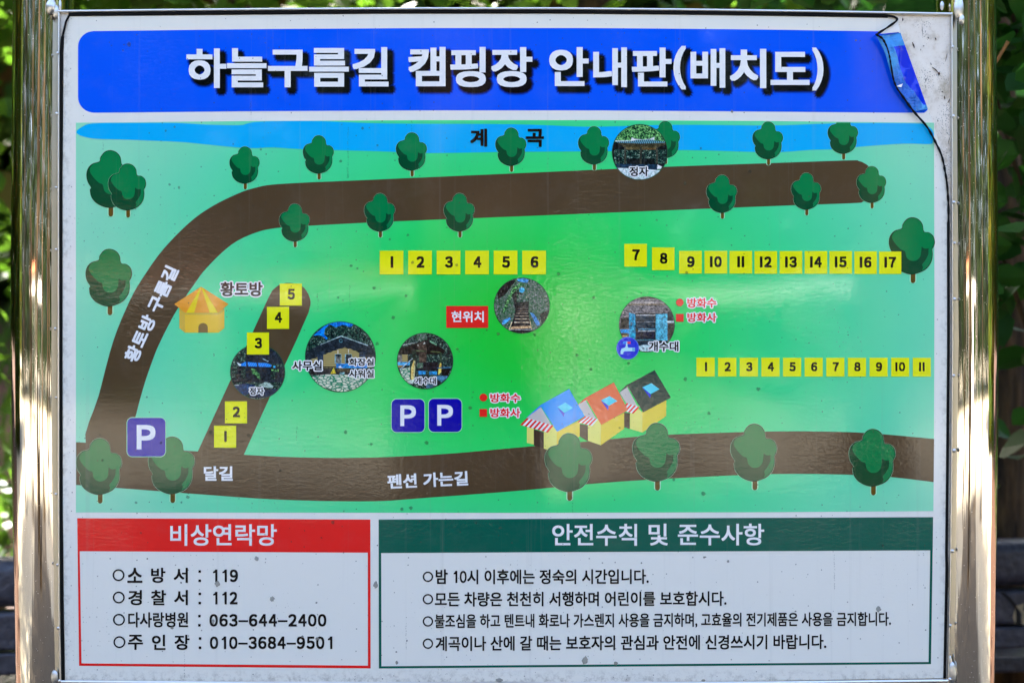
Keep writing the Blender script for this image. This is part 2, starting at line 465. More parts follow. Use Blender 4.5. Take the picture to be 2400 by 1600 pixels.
# grime, webs and seed husks stuck to the bare corner
HUSK = film(52, 38, 24)
rnd = random.Random(12)
def husk(x, y, l, a, wd):
    ca, sa = math.cos(a), math.sin(a)
    mb.tube([P(x - ca*l/2, y - sa*l/2, .0004), P(x, y + rnd.uniform(-1, 1), -.0004), P(x + ca*l/2, y + sa*l/2, .0004)], [wd*S*.4, wd*S, wd*S*.3], HUSK, n=6)
for q in [(2116, 46, 8, 1.6, 1.6), (2141, 106, 14, 1.2, 1.8), (2176, 89, 5, 1, 1.2), (2193, 92, 7, 1.2, 1.6), (2193, 165, 22, .75, 1.5), (2201, 173, 8, 1.7, 2.6),
          (2209, 216, 5, .3, 1.4), (2214, 229, 9, 1.4, 1.5), (2224, 237, 9, 2, 1.2), (2162, 73, 26, 1.5, .5), (2218, 135, 20, 1.8, .8), (2165, 108, 3, 0, 1.3),
          (2170, 188, 7, 1.5, 1.3), (2198, 283, 5, 1.2, 1), (2224, 330, 16, 1.8, .8), (2216, 388, 10, .3, .7), (2158, 117, 4, 1.5, .9), (2182, 150, 6, 1.2, .9)]: husk(*q)
mb.build('back_panel', sign)

# weld smears and drops of sealant along the frame
rnd = random.Random(3)
for (x, y, r, sq, dp) in [(121, 16, 14, (.8, .6, 1.3), -.001), (131, 28, 11, (.7, .5, 1.5), 0), (141, 14, 7, (.5, .5, 2), .0), (2246, 20, 15, (.8, .6, 2.0), -.001), (2252, 46, 9, (.8, .6, 1.4), -.002),
                          (2213, 10, 6, (.8, .5, 1.8), .010), (2232, 1578, 14, (.75, .4, 2), .001), (2228, 1552, 8, (.6, .4, 2), .002), (128, 1588, 11, (.8, .4, 1.6), .001)]:
    mb = MB(); mb.ball(P(x, y, dp), r*S, WELD, sq, n=16, jit=.05, rnd=rnd); mb.build('weld_smear', sign, smooth=True)
for x, y, r in [(2231, 111, 4), (2233, 273, 4), (2234, 475, 4.2), (2236, 570, 3.6), (2236, 701, 4.2), (2234, 880, 3.8), (2235, 1055, 4.8), (2231, 1290, 4.5), (2226, 1464, 3.8), (2225, 1590, 4),
                (137, 126, 4), (134, 267, 3.5), (133, 440, 2.5), (133, 585, 3), (131, 770, 3.4), (133, 931, 2.5), (132, 1157, 3), (136, 1322, 3.2), (138, 1470, 3.4), (141, 1594, 4)]:
    mb = MB(); mb.ball(P(x, y, -.003), r*S, WELD, (1, .7, 1), n=10, jit=.12, rnd=rnd); mb.build('weld_bead', sign, smooth=True)

# the printed sheet; its top right corner has lifted and curled
DIAG = [(2100, 41), (2109, 74), (2175, 255), (2189, 296), (2216, 383), (2221, 410)]
sheet = [(163, 39), (150, 84)] + [(x, y) for y, x in [(400, 147), (800, 146.5), (1200, 147.5), (1590, 153)]] + [(153, 1592), (700, 1596), (1300, 1597), (1800, 1594), (2212, 1588)] \
    + [(2219, 1200), (2222, 800), (2223, 527)] + DIAG[::-1] + [(1900, 36.5), (1400, 32.5), (900, 33)]
mb = MB(); mb.poly(sheet, 0, WHITE); mb.build('printed_sheet', sign)

# black rubber edge showing all round, and the loose line that runs over the curled corner
m, t, b, _ = new_mat('black_rubber'); b.inputs['Base Color'].default_value = (.004, .004, .004, 1); b.inputs['Roughness'].default_value = .6; b.inputs['Specular IOR Level'].default_value = .12
n1 = t.n('ShaderNodeTexNoise'); n1.inputs['Scale'].default_value = 300; bp = t.n('ShaderNodeBump'); bp.inputs['Distance'].default_value = .0005; t.l(n1.outputs[0], bp.inputs['Height']); t.l(bp.outputs[0], b.inputs['Normal'])
RUBBER = m
mb = MB()
strip(mb, [(x, ti(TOPY, x) + 10.2) for x in np.linspace(161, 2080, 40)], 4.1, -.0022, .001, RUBBER, True)
strip(mb, [(147 if y < 90 else ti(LEFTX, y) + 5.2, y) for y in np.linspace(86, 1592, 40)], 3.7, -.0022, .001, RUBBER, False)
strip(mb, [(ti(RIGHTX, y) - 8.6 + (1.2 if y > 1300 else 0), y) for y in np.linspace(520, 1588, 30)], 3.2, -.0022, .001, RUBBER, False)
mb.tube([P(162, 38, -.001), P(156, 52, -.0025), P(149.5, 78, -.002), P(146.5, 92, -.001)], 2.6*S, RUBBER, n=8)
curl = smooth_path([(2070, 37), (2092, 40), (2100, 44)], 5, False)
mb.tube([P(x, y, -.002) for x, y in curl], 2.6*S, RUBBER, n=8)
curl = smooth_path([(2100, 44), (2098, 52), (2076, 68), (2056, 81), (2048, 87)], 5, False)
mb.tube([P(x, y, -.003 - .0125*i/len(curl)) for i, (x, y) in enumerate(curl)], [2.6*S + .6*S*math.sin(i) for i in range(len(curl))], RUBBER, n=8)
curl = smooth_path([(2048, 87), (2062, 96), (2072, 113), (2079, 133), (2083, 152), (2089, 184), (2097, 206), (2114, 230), (2139, 263), (2170, 298), (2190, 332), (2206, 365), (2214, 400), (2219, 433), (2222, 476), (2222.5, 527)], 6, False)
mb.tube([P(x, y, -.0155 + .014*min(1, 1.35*i/len(curl))) for i, (x, y) in enumerate(curl)], [S*(2.5 if i < 12 else 1.8 if i < 26 else 2.1 if i < 40 else 2.6)*(1 + .22*math.sin(i*1.7) + .12*math.sin(i*4.1)) for i in range(len(curl))], RUBBER, n=8)
mb.build('edge_gasket', sign)

# ------------------------------------------------------------------ title band
top_b = [(x, ti([(183, 74), (600, 69), (1000, 66.5), (1400, 66.5), (1800, 70), (2110, 75)], x)) for x in np.linspace(219, 2098, 24)]
bot_b = [(x, ti([(183, 265), (600, 261), (1000, 259), (1400, 259), (1800, 262), (2175, 265)], x)) for x in np.linspace(2166, 219, 24)]
tl = [(183 + 36 - 36*math.sin(R(a)), 74 + 36 - 36*math.cos(R(a))) for a in range(90, 0, -10)]
bl = [(183 + 36 - 36*math.cos(R(a)), 264 - 36 + 36*math.sin(R(a))) for a in range(80, -1, -10)]
band = top_b + [(2106, 76), (2110, 81)] + [(2173, 252), (2174, 258)] + bot_b + bl + tl
mb = MB(); mb.poly(band, 1, BLUE); title = mb.build('title_banner', sign)
TITLE = [('하', 437, 114, 531, 207), ('늘', 532, 113.5, 625, 205.5), ('구', 628, 117, 721, 205.5), ('름', 724.5, 113, 818, 204), ('길', 826, 111, 911, 203.5),
         ('캠', 957, 110.5, 1044.5, 203), ('핑', 1055, 110.5, 1139, 205), ('장', 1151, 111, 1248, 205), ('안', 1287, 111, 1380, 202.5), ('내', 1390, 111.5, 1469.5, 205),
         ('판', 1480.5, 112, 1574, 203.5), ('(', 1578, 108, 1608, 210.5), ('배', 1618, 113.5, 1700, 206.5), ('치', 1710, 115, 1796, 207.5), ('도', 1805.5, 122, 1897.5, 200), (')', 1903, 112, 1930, 213)]
mb = MB()
SH = [film(0, 62, 205), film(0, 42, 150), film(0, 24, 90), film(2, 10, 36), film(2, 4, 12)]
for ch, x0, y0, x1, y1 in TITLE:
    tmp = MB(); text(tmp, ch, (x0 + 2, y0 + 2, x1 - 2, y1 - 2), 3, LETTER, off=0)
    text(mb, ch, (x0, y0, x1, y1), 3, LETTER, off=.027)
    # the printed soft shadow of the artwork, down and to the right of every letter
    for j, (rad, mt) in enumerate(zip((11, 9, 7, 5, 3), SH)):
        vs0 = [Vector(v) for v in tmp.v]
        for k in range(10):
            a = 2*math.pi*k/10
            dx, dy = 10 + rad*math.cos(a), 11 + rad*math.sin(a)
            mb.raw([v + Vector((dx*S, (3 - (1.2 + j*.25 + k*.02))*LAY, -dy*S)) for v in vs0], tmp.f, mt)
mb.build('title_lettering', title)

# crumpled blue film of the curled corner
m, t, b, _ = new_mat('crumpled_blue_film')
geo = t.n('ShaderNodeNewGeometry'); n1 = t.n('ShaderNodeTexNoise'); n1.inputs['Scale'].default_value = 26; n1.inputs['Detail'].default_value = 2; t.l(geo.outputs['Position'], n1.inputs['Vector'])
t.l(t.ramp(n1.outputs[0], [(.3, ink(16, 84, 190)), (.5, ink(28, 100, 196)), (.7, ink(56, 140, 208))]), b.inputs['Base Color'])
b.inputs['Roughness'].default_value = .07
n2 = t.n('ShaderNodeTexNoise'); n2.inputs['Scale'].default_value = 90; n2.inputs['Detail'].default_value = 2; n2.inputs['Distortion'].default_value = 1.2; t.l(geo.outputs['Position'], n2.inputs['Vector'])
bp = t.n('ShaderNodeBump'); bp.inputs['Distance'].default_value = .0035; t.l(n2.outputs[0], bp.inputs['Height']); t.l(bp.outputs[0], b.inputs['Normal'])
FOLD = m
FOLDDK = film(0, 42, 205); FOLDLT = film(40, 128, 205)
mb = MB(); rnd = random.Random(8)
A, B_, C_, D_ = (2049, 89), (2110, 78), (2174, 256), (2141, 262)
rows, cols = 70, 30
Ledge = smooth_path([(2049, 89), (2068, 125), (2077, 152), (2087, 186), (2097, 208), (2115, 232), (2141, 262)], 5, False)
grid = []
coarse = np.random.RandomState(6).uniform(-1, 1, (16, 8))
def crease(v, u):
    a, b_ = v*14.99, u*6.99; i, j = int(a), int(b_); a -= i; b_ -= j
    return (coarse[i, j]*(1-a-b_) + coarse[i+1, j]*a + coarse[i, j+1]*b_) if a + b_ < 1 else (coarse[i+1, j+1]*(a+b_-1) + coarse[i+1, j]*(1-b_) + coarse[i, j+1]*(1-a))
for i in range(rows):
    v = i/(rows-1); L = Ledge[int(v*(len(Ledge)-1))]; r_ = (B_[0] + (C_[0]-B_[0])*v, B_[1] + (C_[1]-B_[1])*v)
    for j in range(cols):
        u = j/(cols-1)
        bulge = .011*(1-u)**1.3*(1-.7*v) + .0026*math.sin(v*15 + u*6 + 2*math.sin(v*7))*math.sin(u*math.pi) + .0016*crease(v, u)*math.sin(u*math.pi)**.5
        p = P(L[0] + (r_[0]-L[0])*u, L[1] + (r_[1]-L[1])*u, -.0012 - max(.0002, bulge)); grid.append(p)
for i in range(rows-1):
    for j in range(cols-1):
        v, u = (i+.5)/rows, (j+.5)/cols
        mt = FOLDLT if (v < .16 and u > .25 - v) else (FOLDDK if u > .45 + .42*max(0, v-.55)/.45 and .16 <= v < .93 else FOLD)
        mb.raw([grid[i*cols+j], grid[i*cols+j+1], grid[(i+1)*cols+j+1], grid[(i+1)*cols+j]], [(0, 3, 2, 1)], mt)
# the bare white tip above it and a highlight painted white on a sharp crease
mb.raw([P(2101, 47, -.0025), P(2058, 84, -.011), P(2110, 76, -.0016)], [(0, 1, 2)], film(196, 204, 214))
mb.raw([P(2097, 205, -.0075), P(2113, 198, -.0062), P(2109, 207, -.0078)], [(0, 1, 2), (0, 2, 1)], film(235, 240, 245))
tag(mb.build('curled_corner', sign), 'crumpled blue corner of the film lifting off the board')

# ------------------------------------------------------------------ the map
m, t, b, _ = new_mat('map_green_print')
geo = t.n('ShaderNodeNewGeometry'); sp = t.n('ShaderNodeSeparateXYZ'); t.l(geo.outputs['Position'], sp.inputs[0])
c0 = P(1235, 770)
dx = t.math('SUBTRACT', sp.outputs[0], c0.x); dz = t.math('MULTIPLY', t.math('SUBTRACT', sp.outputs[2], c0.z), 1.25)
dist = t.math('SQRT', t.math('ADD', t.math('MULTIPLY', dx, dx), t.math('MULTIPLY', dz, dz)))
film_nodes(t, b, t.ramp(t.math('DIVIDE', dist, 1100*S), [(0, ink(12, 184, 46)), (.12, ink(16, 187, 60)), (.35, ink(34, 198, 100)), (.6, ink(56, 199, 138)), (.8, ink(86, 200, 162)), (1, ink(124, 201, 176))]))
MAPG = m
mb = MB()
mb.poly([(178, 288), (600, 284), (1000, 282), (1400, 282), (1800, 284), (2189, 288)] + [(2190, 700), (2189, 1000), (2187.5, 1197)] + [(1800, 1199.5), (1200, 1201), (178, 1200)], 1, MAPG)
site = mb.build('site_map', sign)

mb = MB()
mb.poly(smooth_path([(179, 310), (194, 297), (219, 289.5), (300, 288.5), (408, 288.5), (485, 292.5), (560, 294), (580, 290), (600, 286.5), (650, 284.5), (753, 284.5), (906, 290), (1200, 291.6), (1353, 297), (1422, 297),
     (1583, 293), (1800, 294.6), (1915, 291), (1999, 288.7), (2144, 289.5), (2167, 293), (2183, 303), (2189, 316), (2186, 331), (2179, 338), (2119, 337), (2030, 343), (1953, 350), (1902, 351.5), (1833, 356.6),
     (1770, 356.6), (1608, 352), (1422, 354.6), (1225, 356), (1164, 356.6), (1000, 359), (880, 354.6), (712, 350), (638, 345.7), (600, 347.5), (556, 345.7), (485, 339), (421, 333), (306, 328), (230, 326), (194, 320)], 4), 2, RIVER)
mb.build('river', site)
mb = MB()
main = smooth_path([(201.5, 1040), (232, 925), (266, 798), (306, 701), (339, 645), (383, 584), (444, 522), (497, 484), (560, 453), (600, 440), (638, 433), (720, 428), (817, 424), (1200, 407), (1552, 391.6), (1808, 382.6), (1989, 376.2), (2012, 377.5),
     (2026, 383), (2038, 393), (2052, 420), (2050, 450), (2036, 467), (2022, 473), (2009, 475.8), (1922, 479), (1800, 483.5), (1200, 507.8), (923, 519), (725, 529), (651, 534), (600, 545), (543, 573), (485, 627), (454, 668), (413, 729), (376, 800), (357, 846), (334, 915), (308, 1015), (296, 1070)], 4)
mb.poly(main, 2.1, ROAD); mb.build('road', site)
mb = MB()
mb.poly([(178.5, 1035.5), (202, 1037)] + smooth_path([(300, 1044), (431, 1055), (600, 1066.8), (700, 1071), (804, 1072.5), (919, 1070), (1060, 1062), (1200, 1049.5), (1363, 1035), (1484, 1023.5), (1570, 1018), (1741, 1012), (1820, 1010.5), (1902, 1010.5), (2030, 1014), (2189, 1028)], 4, False)
        + smooth_path([(2188, 1129), (2093, 1117.6), (1999, 1112), (1910, 1110), (1825, 1110), (1723, 1113), (1519, 1123.5), (1378, 1133.7), (1200, 1150.5), (982, 1167), (900, 1173), (817, 1174), (710, 1172), (600, 1167), (431, 1154.6), (280, 1143), (178.5, 1135.5)], 4, False), 2.2, ROAD)
mb.build('road', site)
mb = MB()
mb.poly([(460, 1066), (464, 1057), (541, 889), (593, 777), (628, 700)] + smooth_path([(638, 681), (656, 667), (679, 663), (707, 670), (722, 688), (728, 709), (723, 733)], 4, False) + [(693, 801), (667.6, 855), (632, 931), (600, 1001.5), (571, 1066), (568, 1072)], 2.3, ROAD)
mb.build('road', site)

# tree pictures: one template, copied
def zt(pts): return [((x - 1011)/425, (y - 720)/425) for x, y in pts]
T_OUT = smooth_path(zt([(1010, 720), (1065, 740), (1100, 785), (1113, 850), (1160, 860), (1200, 895), (1213, 950), (1203, 990), (1190, 1015), (1193, 1060), (1183, 1125), (1150, 1180), (1100, 1218), (1011, 1246), (940, 1235), (875, 1200), (832, 1145), (820, 1080), (830, 1062),
                        (800, 1010), (788, 950), (800, 890), (840, 845), (906, 822), (915, 785), (955, 735)]), 4)
T_LIGHT = smooth_path(zt([(1010, 723), (1063, 743), (1097, 788), (1110, 852), (1158, 863), (1197, 897), (1210, 950), (1195, 990), (1160, 1005), (1130, 1010), (1108, 1004), (1093, 992), (1088, 1040), (1078, 1085), (1050, 1115), (1012, 1125), (975, 1115), (948, 1085), (936, 1035), (900, 1018), (850, 968), (814, 905),
                          (842, 850), (909, 825), (918, 786), (957, 738)]), 4)
T_LOW = smooth_path(zt([(1160, 1004), (1195, 992), (1188, 1020), (1190, 1060), (1180, 1122), (1147, 1178), (1098, 1215), (1106, 1185), (1098, 1158), (1130, 1115), (1155, 1062)]), 4)
T_TRUNK = zt([(990, 1235), (1033, 1235), (1033, 1308), (1026, 1322), (1011, 1328), (996, 1322), (990, 1308)])
def tree_mesh(cut=None):
    mb = MB()
    def px(pts, dx=0, dy=0, g=1.0):
        return [(1200 + (x*g + dx)*100, 800 + ((y-.6)*g + .6 + dy)*100) for x, y in pts]
    def put(pts, lay, mt):
        if cut is not None: pts = clip(pts, rect(1000, 800 + cut*100, 1400, 1200))
        mb.poly(pts, lay, mt)
    put(px(T_TRUNK, 0, .006, 1.0), .05, RIM); put([(1200 + (x - 1200)*1.45, y + 1.0) for x, y in px(T_TRUNK)], 0.0, HALO)
    put(px(T_OUT, 0, 0, 1.02), 0.0, HALO); put(px(T_OUT, 0, 0, 1.012), .12, RIM)
    put(px(T_TRUNK), .1, TRUNK); put(px(T_OUT, 0, 0, .99), .25, SHADE); put(px(T_LIGHT, 0, 0, .99), .4, LEAF); put(px(T_LOW, 0, 0, .99), .4, film(0, 112, 66))
    o = mb.build('tree_picture', site)
    # local origin at the crown's top centre
    o.data.transform(Matrix.Translation(-P(1200, 800)))
    return o
TREES = [(575, 344, 70, 0), (748, 318, 72, 0), (966, 311, 72, 0), (1199, 300, 72, 0), (1393, 296.7, 72, 0), (1560, 284.5, 70, 0), (1801, 285.7, 71, 0), (692, 478, 71, 0), (891.6, 453.6, 72, 0), (1078, 453.6, 72, 0),
         (1693, 410.5, 71.5, 0), (1890.6, 405.6, 69.5, 0), (2043.6, 390, 69, 0), (300.5, 384, 88, .5), (260, 353, 108, 0), (258, 583.7, 108, 0), (2139.5, 510, 107, 0),
         (235, 1027, 106, 0), (405, 1023, 108, 0), (1335, 1015, 110, 0), (1540.6, 991, 110, 0), (1769, 993, 108, 0), (2046.7, 1005, 108, 0)]
proto = tree_mesh()
for i, (x, y, wd, ex) in enumerate(TREES):
    o = proto if i == 0 else proto.copy()
    if i: col.objects.link(o); o.parent = site
    p = P(x, y); o.location = (p.x, -(3.0 + ex)*LAY, p.z); o.scale = (wd/100, 1, wd/100)
o = tree_mesh(cut=.20); p = P(1977, 273.5); o.location = (p.x, -3.0*LAY, p.z); o.scale = (.705, 1, .705)
o['label'] = 'tree picture with its top cut off flat'

# number tiles
BAR = 1
def tile(x0, y0, x1, y1, s, lay=5.0):
    mb = MB(); mb.poly(rect(x0, y0, x1, y1), lay, YELLOW)
    cx, cy = (x0+x1)/2 + (1 if len(s) == 1 else 0), (y0+y1)/2 - (y1-y0)*.02; k = (y1-y0)/55.5
    h = 27*k; n = len(s); wd = [6.5*k if ch == '1' else 18.5*k for ch in s]; gap = 4*k
    x = cx - (sum(wd) + gap*(n-1))/2
    for ch, w_ in zip(s, wd):
        if ch == '1': mb.poly(rrect(x, cy - h/2, x + w_, cy + h/2, 1.2), lay + .4, BLACK)
        else: text(mb, FULL[ch], (x, cy - h/2, x + w_, cy + h/2), lay + .4, BLACK, off=.05)
        x += w_ + gap
    mb.build('number_tile', site)
for i in range(6): tile(890 + 66.8*i, 587.5, 945.5 + 66.8*i, 643, str(i+1))
for s, x0, x1, y0, y1 in [('7', 1463, 1516, 571.7, 625), ('8', 1528, 1580.6, 580, 633), ('9', 1591.6, 1644.6, 588, 641), ('10', 1651, 1704, 588, 641), ('11', 1709.5, 1762.5, 588, 641), ('12', 1768, 1821, 588.5, 641.5),
                          ('13', 1827, 1880, 588.5, 641.5), ('14', 1885.5, 1938.5, 588.5, 641.5), ('15', 1943.6, 1996.5, 588.5, 641.5), ('16', 2002, 2054.6, 589, 642), ('17', 2060, 2112, 589.5, 642)]: tile(x0, y0, x1, y1, s)
for i in range(11): tile(1632 + 50.7*i, 838, 1632 + 50.7*i + 43 - i*.08, 882, str(i+1))
for s, x0, y0 in [('5', 656, 664.5), ('4', 626, 719), ('3', 579, 779), ('2', 527.5, 940), ('1', 502, 997)]: tile(x0, y0, x0 + 51.8, y0 + 51.5, s)

# parking symbols
def parking(x0, y0, x1, y1, r, lx0, ly0, lx1, ly1):
    mb = MB(); mb.poly(rrect(x0-1.5, y0-1.5, x1+1.5, y1+1.5, r+1.5), 4.8, HALO); mb.poly(rrect(x0, y0, x1, y1, r), 5, NAVY)
    text(mb, FULL['P'], (lx0, ly0, lx1, ly1), 5.3, LETTER, off=.035); mb.build('parking_symbol', site)
parking(298.5, 978.6, 388, 1069, 12, 320.6, 995, 365, 1052.5)
parking(918, 935, 995, 1012, 12, 938, 949, 975, 998)
parking(1005, 934, 1082, 1011.5, 12, 1024.7, 948, 1061.7, 997)

# hut picture
def zp(off, pts, k=3.92): return [(off[0] + x/k, off[1] + y/k) for x, y in pts]
mb = MB(); o4 = (0, 400)
for pts, c, l in [([(1648, 1265), (1700, 1300), (1700, 1487), (1648, 1445)], (186, 160, 66), 2.4), ([(1700, 1300), (2008, 1300), (2008, 1487), (1700, 1487)], (222, 174, 50), 2.4), ([(2008, 1300), (2062, 1265), (2062, 1445), (2008, 1487)], (205, 172, 60), 2.4),
                  ([(1648, 1270), (1848, 1300), (2062, 1270), (2062, 1288), (2008, 1322), (1700, 1322), (1648, 1288)], (180, 158, 66), 2.5),
                  ([(1848, 1065), (2100, 1225), (2005, 1305), (1700, 1305), (1602, 1225)], (246, 142, 42), 2.6), ([(1838, 1078), (1850, 1068), (1785, 1305), (1712, 1305)], (224, 190, 14), 2.7), ([(1850, 1068), (1870, 1085), (2003, 1305), (1927, 1305)], (224, 190, 14), 2.7)]:
    mb.poly(zp(o4, pts), l, film(*c))
mb.poly(zp(o4, [(1823, 1487), (1823, 1440)] + [(1866.5 - 43.5*math.cos(R(a)), 1440 - 42*math.sin(R(a))) for a in range(0, 181, 15)] + [(1910, 1487)]), 2.6, film(112, 90, 50))
mb.build('hut_picture', site)

# house pictures
o8 = (1200, 800)
GBL, WALL, SIDE, DOORC = film(176, 176, 178), film(203, 206, 112), film(228, 190, 62), film(52, 38, 30)
def house(label, roof_c, edge_c, roof, edge, gable, awn, awn_n, front, door, side, sky_t, sky_d, front2=None, z=2.4):
    mb = MB()
    mb.poly(zp(o8, side), z, SIDE); mb.poly(zp(o8, front), z + .03, WALL)
    if front2: mb.poly(zp(o8, front2), z, WALL)
    mb.poly(zp(o8, door), z + .06, DOORC); mb.poly(zp(o8, gable), z + .09, GBL)
    mb.poly(zp(o8, edge), z + .12, film(*edge_c)); mb.poly(zp(o8, roof), z + .16, film(*roof_c))
    a, b_, c_, d_ = [Vector(q) for q in awn]      # top left, top right, bottom right, bottom left
    for k in range(awn_n):
        u, v = k/awn_n, (k+1)/awn_n
        q = [a.lerp(b_, u), a.lerp(b_, v), d_.lerp(c_, v), d_.lerp(c_, u)]
        mb.poly(zp(o8, [tuple(p) for p in q]), z + .2, RED if k % 2 == 0 else LETTER)
    mb.poly(zp(o8, sky_d), z + .2, film(0, 40, 190)); mb.poly(zp(o8, sky_t), z + .23, film(66, 196, 222))
    o = mb.build('house_picture', site); o['label'] = label
house('house picture with a dark green roof', (4, 50, 48), (4, 40, 38), [(1060, 410), (1310, 262), (1460, 515), (1205, 650)], [(985, 465), (1050, 402), (1310, 262), (1062, 418)], [(988, 470), (1055, 415), (1152, 595), (1050, 568)],
      [(1055, 565), (1172, 602), (1115, 662), (1000, 628)], 7, [(1083, 660), (1160, 615), (1197, 650), (1197, 835), (1083, 802)], [(1030, 650), (1083, 660), (1080, 802), (1030, 785)], [(1197, 640), (1417, 540), (1415, 685), (1197, 835)],
      [(1197, 420), (1280, 382), (1355, 437), (1275, 483)], [(1197, 420), (1275, 485), (1268, 520)], z=2.35)
house('house picture with an orange roof', (252, 98, 58), (225, 80, 48), [(680, 525), (935, 375), (1065, 630), (820, 765)], [(605, 580), (670, 520), (935, 375), (685, 535)], [(608, 582), (670, 530), (775, 712), (672, 685)],
      [(672, 685), (792, 712), (735, 776), (600, 738)], 8, [(697, 770), (790, 715), (818, 762), (815, 952), (697, 910)], [(622, 755), (697, 770), (697, 915), (622, 870)], [(817, 762), (1030, 655), (1030, 800), (815, 952)],
      [(817, 540), (895, 500), (968, 545), (890, 590)], [(817, 540), (888, 592), (882, 632)], z=2.65)
house('house picture with a blue roof', (0, 140, 250), (0, 118, 220), [(262, 590), (525, 435), (668, 685), (415, 828)], [(120, 710), (262, 582), (525, 435), (268, 600)], [(135, 702), (260, 595), (360, 760), (335, 762)],
      [(137, 703), (382, 770), (330, 836), (76, 765)], 13, [(290, 832), (370, 770), (412, 825), (410, 985), (330, 995), (290, 980)], [(200, 805), (292, 832), (292, 980), (200, 955)], [(411, 825), (625, 720), (625, 868), (410, 985)],
      [(415, 600), (490, 560), (560, 610), (480, 655)], [(415, 600), (482, 656), (476, 692)], front2=[(137, 785), (200, 800), (200, 945), (137, 930)], z=2.68)

# round photographs stuck on the map
LV = photo_mat('photo_leaves', [(.36, ink(4, 12, 12)), (.46, ink(14, 44, 34)), (.53, ink(44, 124, 66)), (.60, ink(140, 210, 130))], 520)
LVD = photo_mat('photo_dark_leaves', [(.40, ink(5, 10, 18)), (.50, ink(12, 32, 38)), (.58, ink(30, 84, 66)), (.68, ink(170, 190, 185))], 480)
LVB = photo_mat('photo_bush_grain', [(.36, ink(5, 10, 14)), (.44, ink(20, 60, 40)), (.50, ink(80, 130, 100)), (.54, ink(10, 20, 24)), (.64, ink(160, 168, 172)), (.7, ink(20, 30, 30))], 420)
STN = photo_mat('photo_stone_grain', [(.42, ink(16, 16, 20)), (.5, ink(100, 98, 104)), (.6, ink(150, 146, 152)), (.7, ink(40, 38, 42))], 300, (1, 1, 2.4))
PAV = photo_mat('photo_paving', [(.0, ink(20, 110, 84)), (.07, ink(30, 120, 92)), (.14, ink(176, 190, 178)), (1, ink(206, 212, 204))], 150, (1, 1, 1.9), 'edge')
def stripes_mat(name, c1, c2, per, ang):
    m, t, bs, _ = new_mat(name); geo = t.n('ShaderNodeNewGeometry'); sp = t.n('ShaderNodeSeparateXYZ'); t.l(geo.outputs['Position'], sp.inputs[0])
    u = t.math('ADD', t.math('MULTIPLY', sp.outputs[0], math.cos(R(ang))), t.math('MULTIPLY', sp.outputs[2], math.sin(R(ang))))
    f = t.math('FRACT', t.math('DIVIDE', u, per*S)); film_nodes(t, bs, t.ramp(f, [(.3, c1), (.55, c2), (.95, c2), (1, c1)])); return m
TIL = stripes_mat('photo_roof_tiles', ink(12, 40, 56), ink(92, 150, 172), 4.2, -22)
TILB = stripes_mat('photo_blue_roof', ink(0, 90, 220), ink(40, 150, 250), 4.5, -30)
LOG = stripes_mat('photo_log_wall', ink(50, 46, 26), ink(178, 168, 112), 4.6, 90)
_gr = {}
def grain(r, g, b):
    k = (r, g, b)
    if k not in _gr:
        c = np.array(k, float); mk = lambda q, e=0: ink(*np.clip(c*q + e, 0, 255))
        _gr[k] = photo_mat('photo_tone_%d_%d_%d' % k, [(.34, mk(.45)), (.46, mk(.85)), (.54, mk(1.05, 4)), (.66, mk(1.3, 22))], 260)
    return _gr[k]
def disc(cx, cy, r, base, shapes, off, k, label, ry=None, sec=None):
    mb = MB(); c = circle(cx, cy, r, 56, ry)
    mb.poly(circle(cx, cy, r + 1.6, 56, (ry or r) + 1.6), 3.95, film(30, 70, 50)); mb.poly(c, 4.0, base)
    for i, (mt, pts) in enumerate(shapes):
        q = clip(zp(off, pts, k), c)
        if q: mb.poly(q, 4.05 + i*.03, mt if not isinstance(mt, tuple) else grain(*mt))
    o = mb.build('round_photo', site); o['label'] = label; return o
def zr(x0, y0, x1, y1): return [(x0, y0), (x1, y0), (x1, y1), (x0, y1)]
disc(1499.5, 357, 64, LV, [((8, 12, 18), zr(150, 560, 1520, 1200)), (LVD, zr(200, 740, 1480, 1090)), ((8, 12, 20), zr(520, 960, 1200, 1100)), ((52, 50, 34), [(300, 590), (1450, 570), (1460, 640), (1250, 680), (430, 680)]), ((30, 28, 20), zr(300, 628, 1440, 640)),
    ((74, 66, 40), zr(480, 680, 1250, 745)), ((96, 62, 30), zr(900, 722, 1240, 742)), ((44, 46, 40), zr(450, 690, 495, 1090)), ((44, 46, 40), zr(830, 690, 880, 1090)), ((44, 46, 40), zr(1225, 690, 1275, 1090)),
    ((170, 190, 196), [(225, 520), (600, 515), (600, 545), (240, 550)]), (TIL, [(230, 545), (620, 540), (660, 490), (1130, 490), (1180, 520), (1440, 545), (1440, 580), (850, 595), (300, 575)]), ((196, 214, 222), [(640, 440), (700, 480), (900, 495), (1080, 478), (1190, 430), (1190, 505), (1060, 495), (760, 505), (600, 540)]),
    ((16, 44, 70), [(250, 1090), (1260, 1110), (1260, 1240), (280, 1190)]), ((206, 222, 228), [(1260, 1110), (1380, 1160), (1340, 1215), (1255, 1215)]), ((176, 206, 216), [(280, 1190), (800, 1210), (1350, 1250), (1350, 1500), (200, 1500)])],
    (1420, 280), 10.456, 'round photo of a tiled-roof pavilion at the stream')
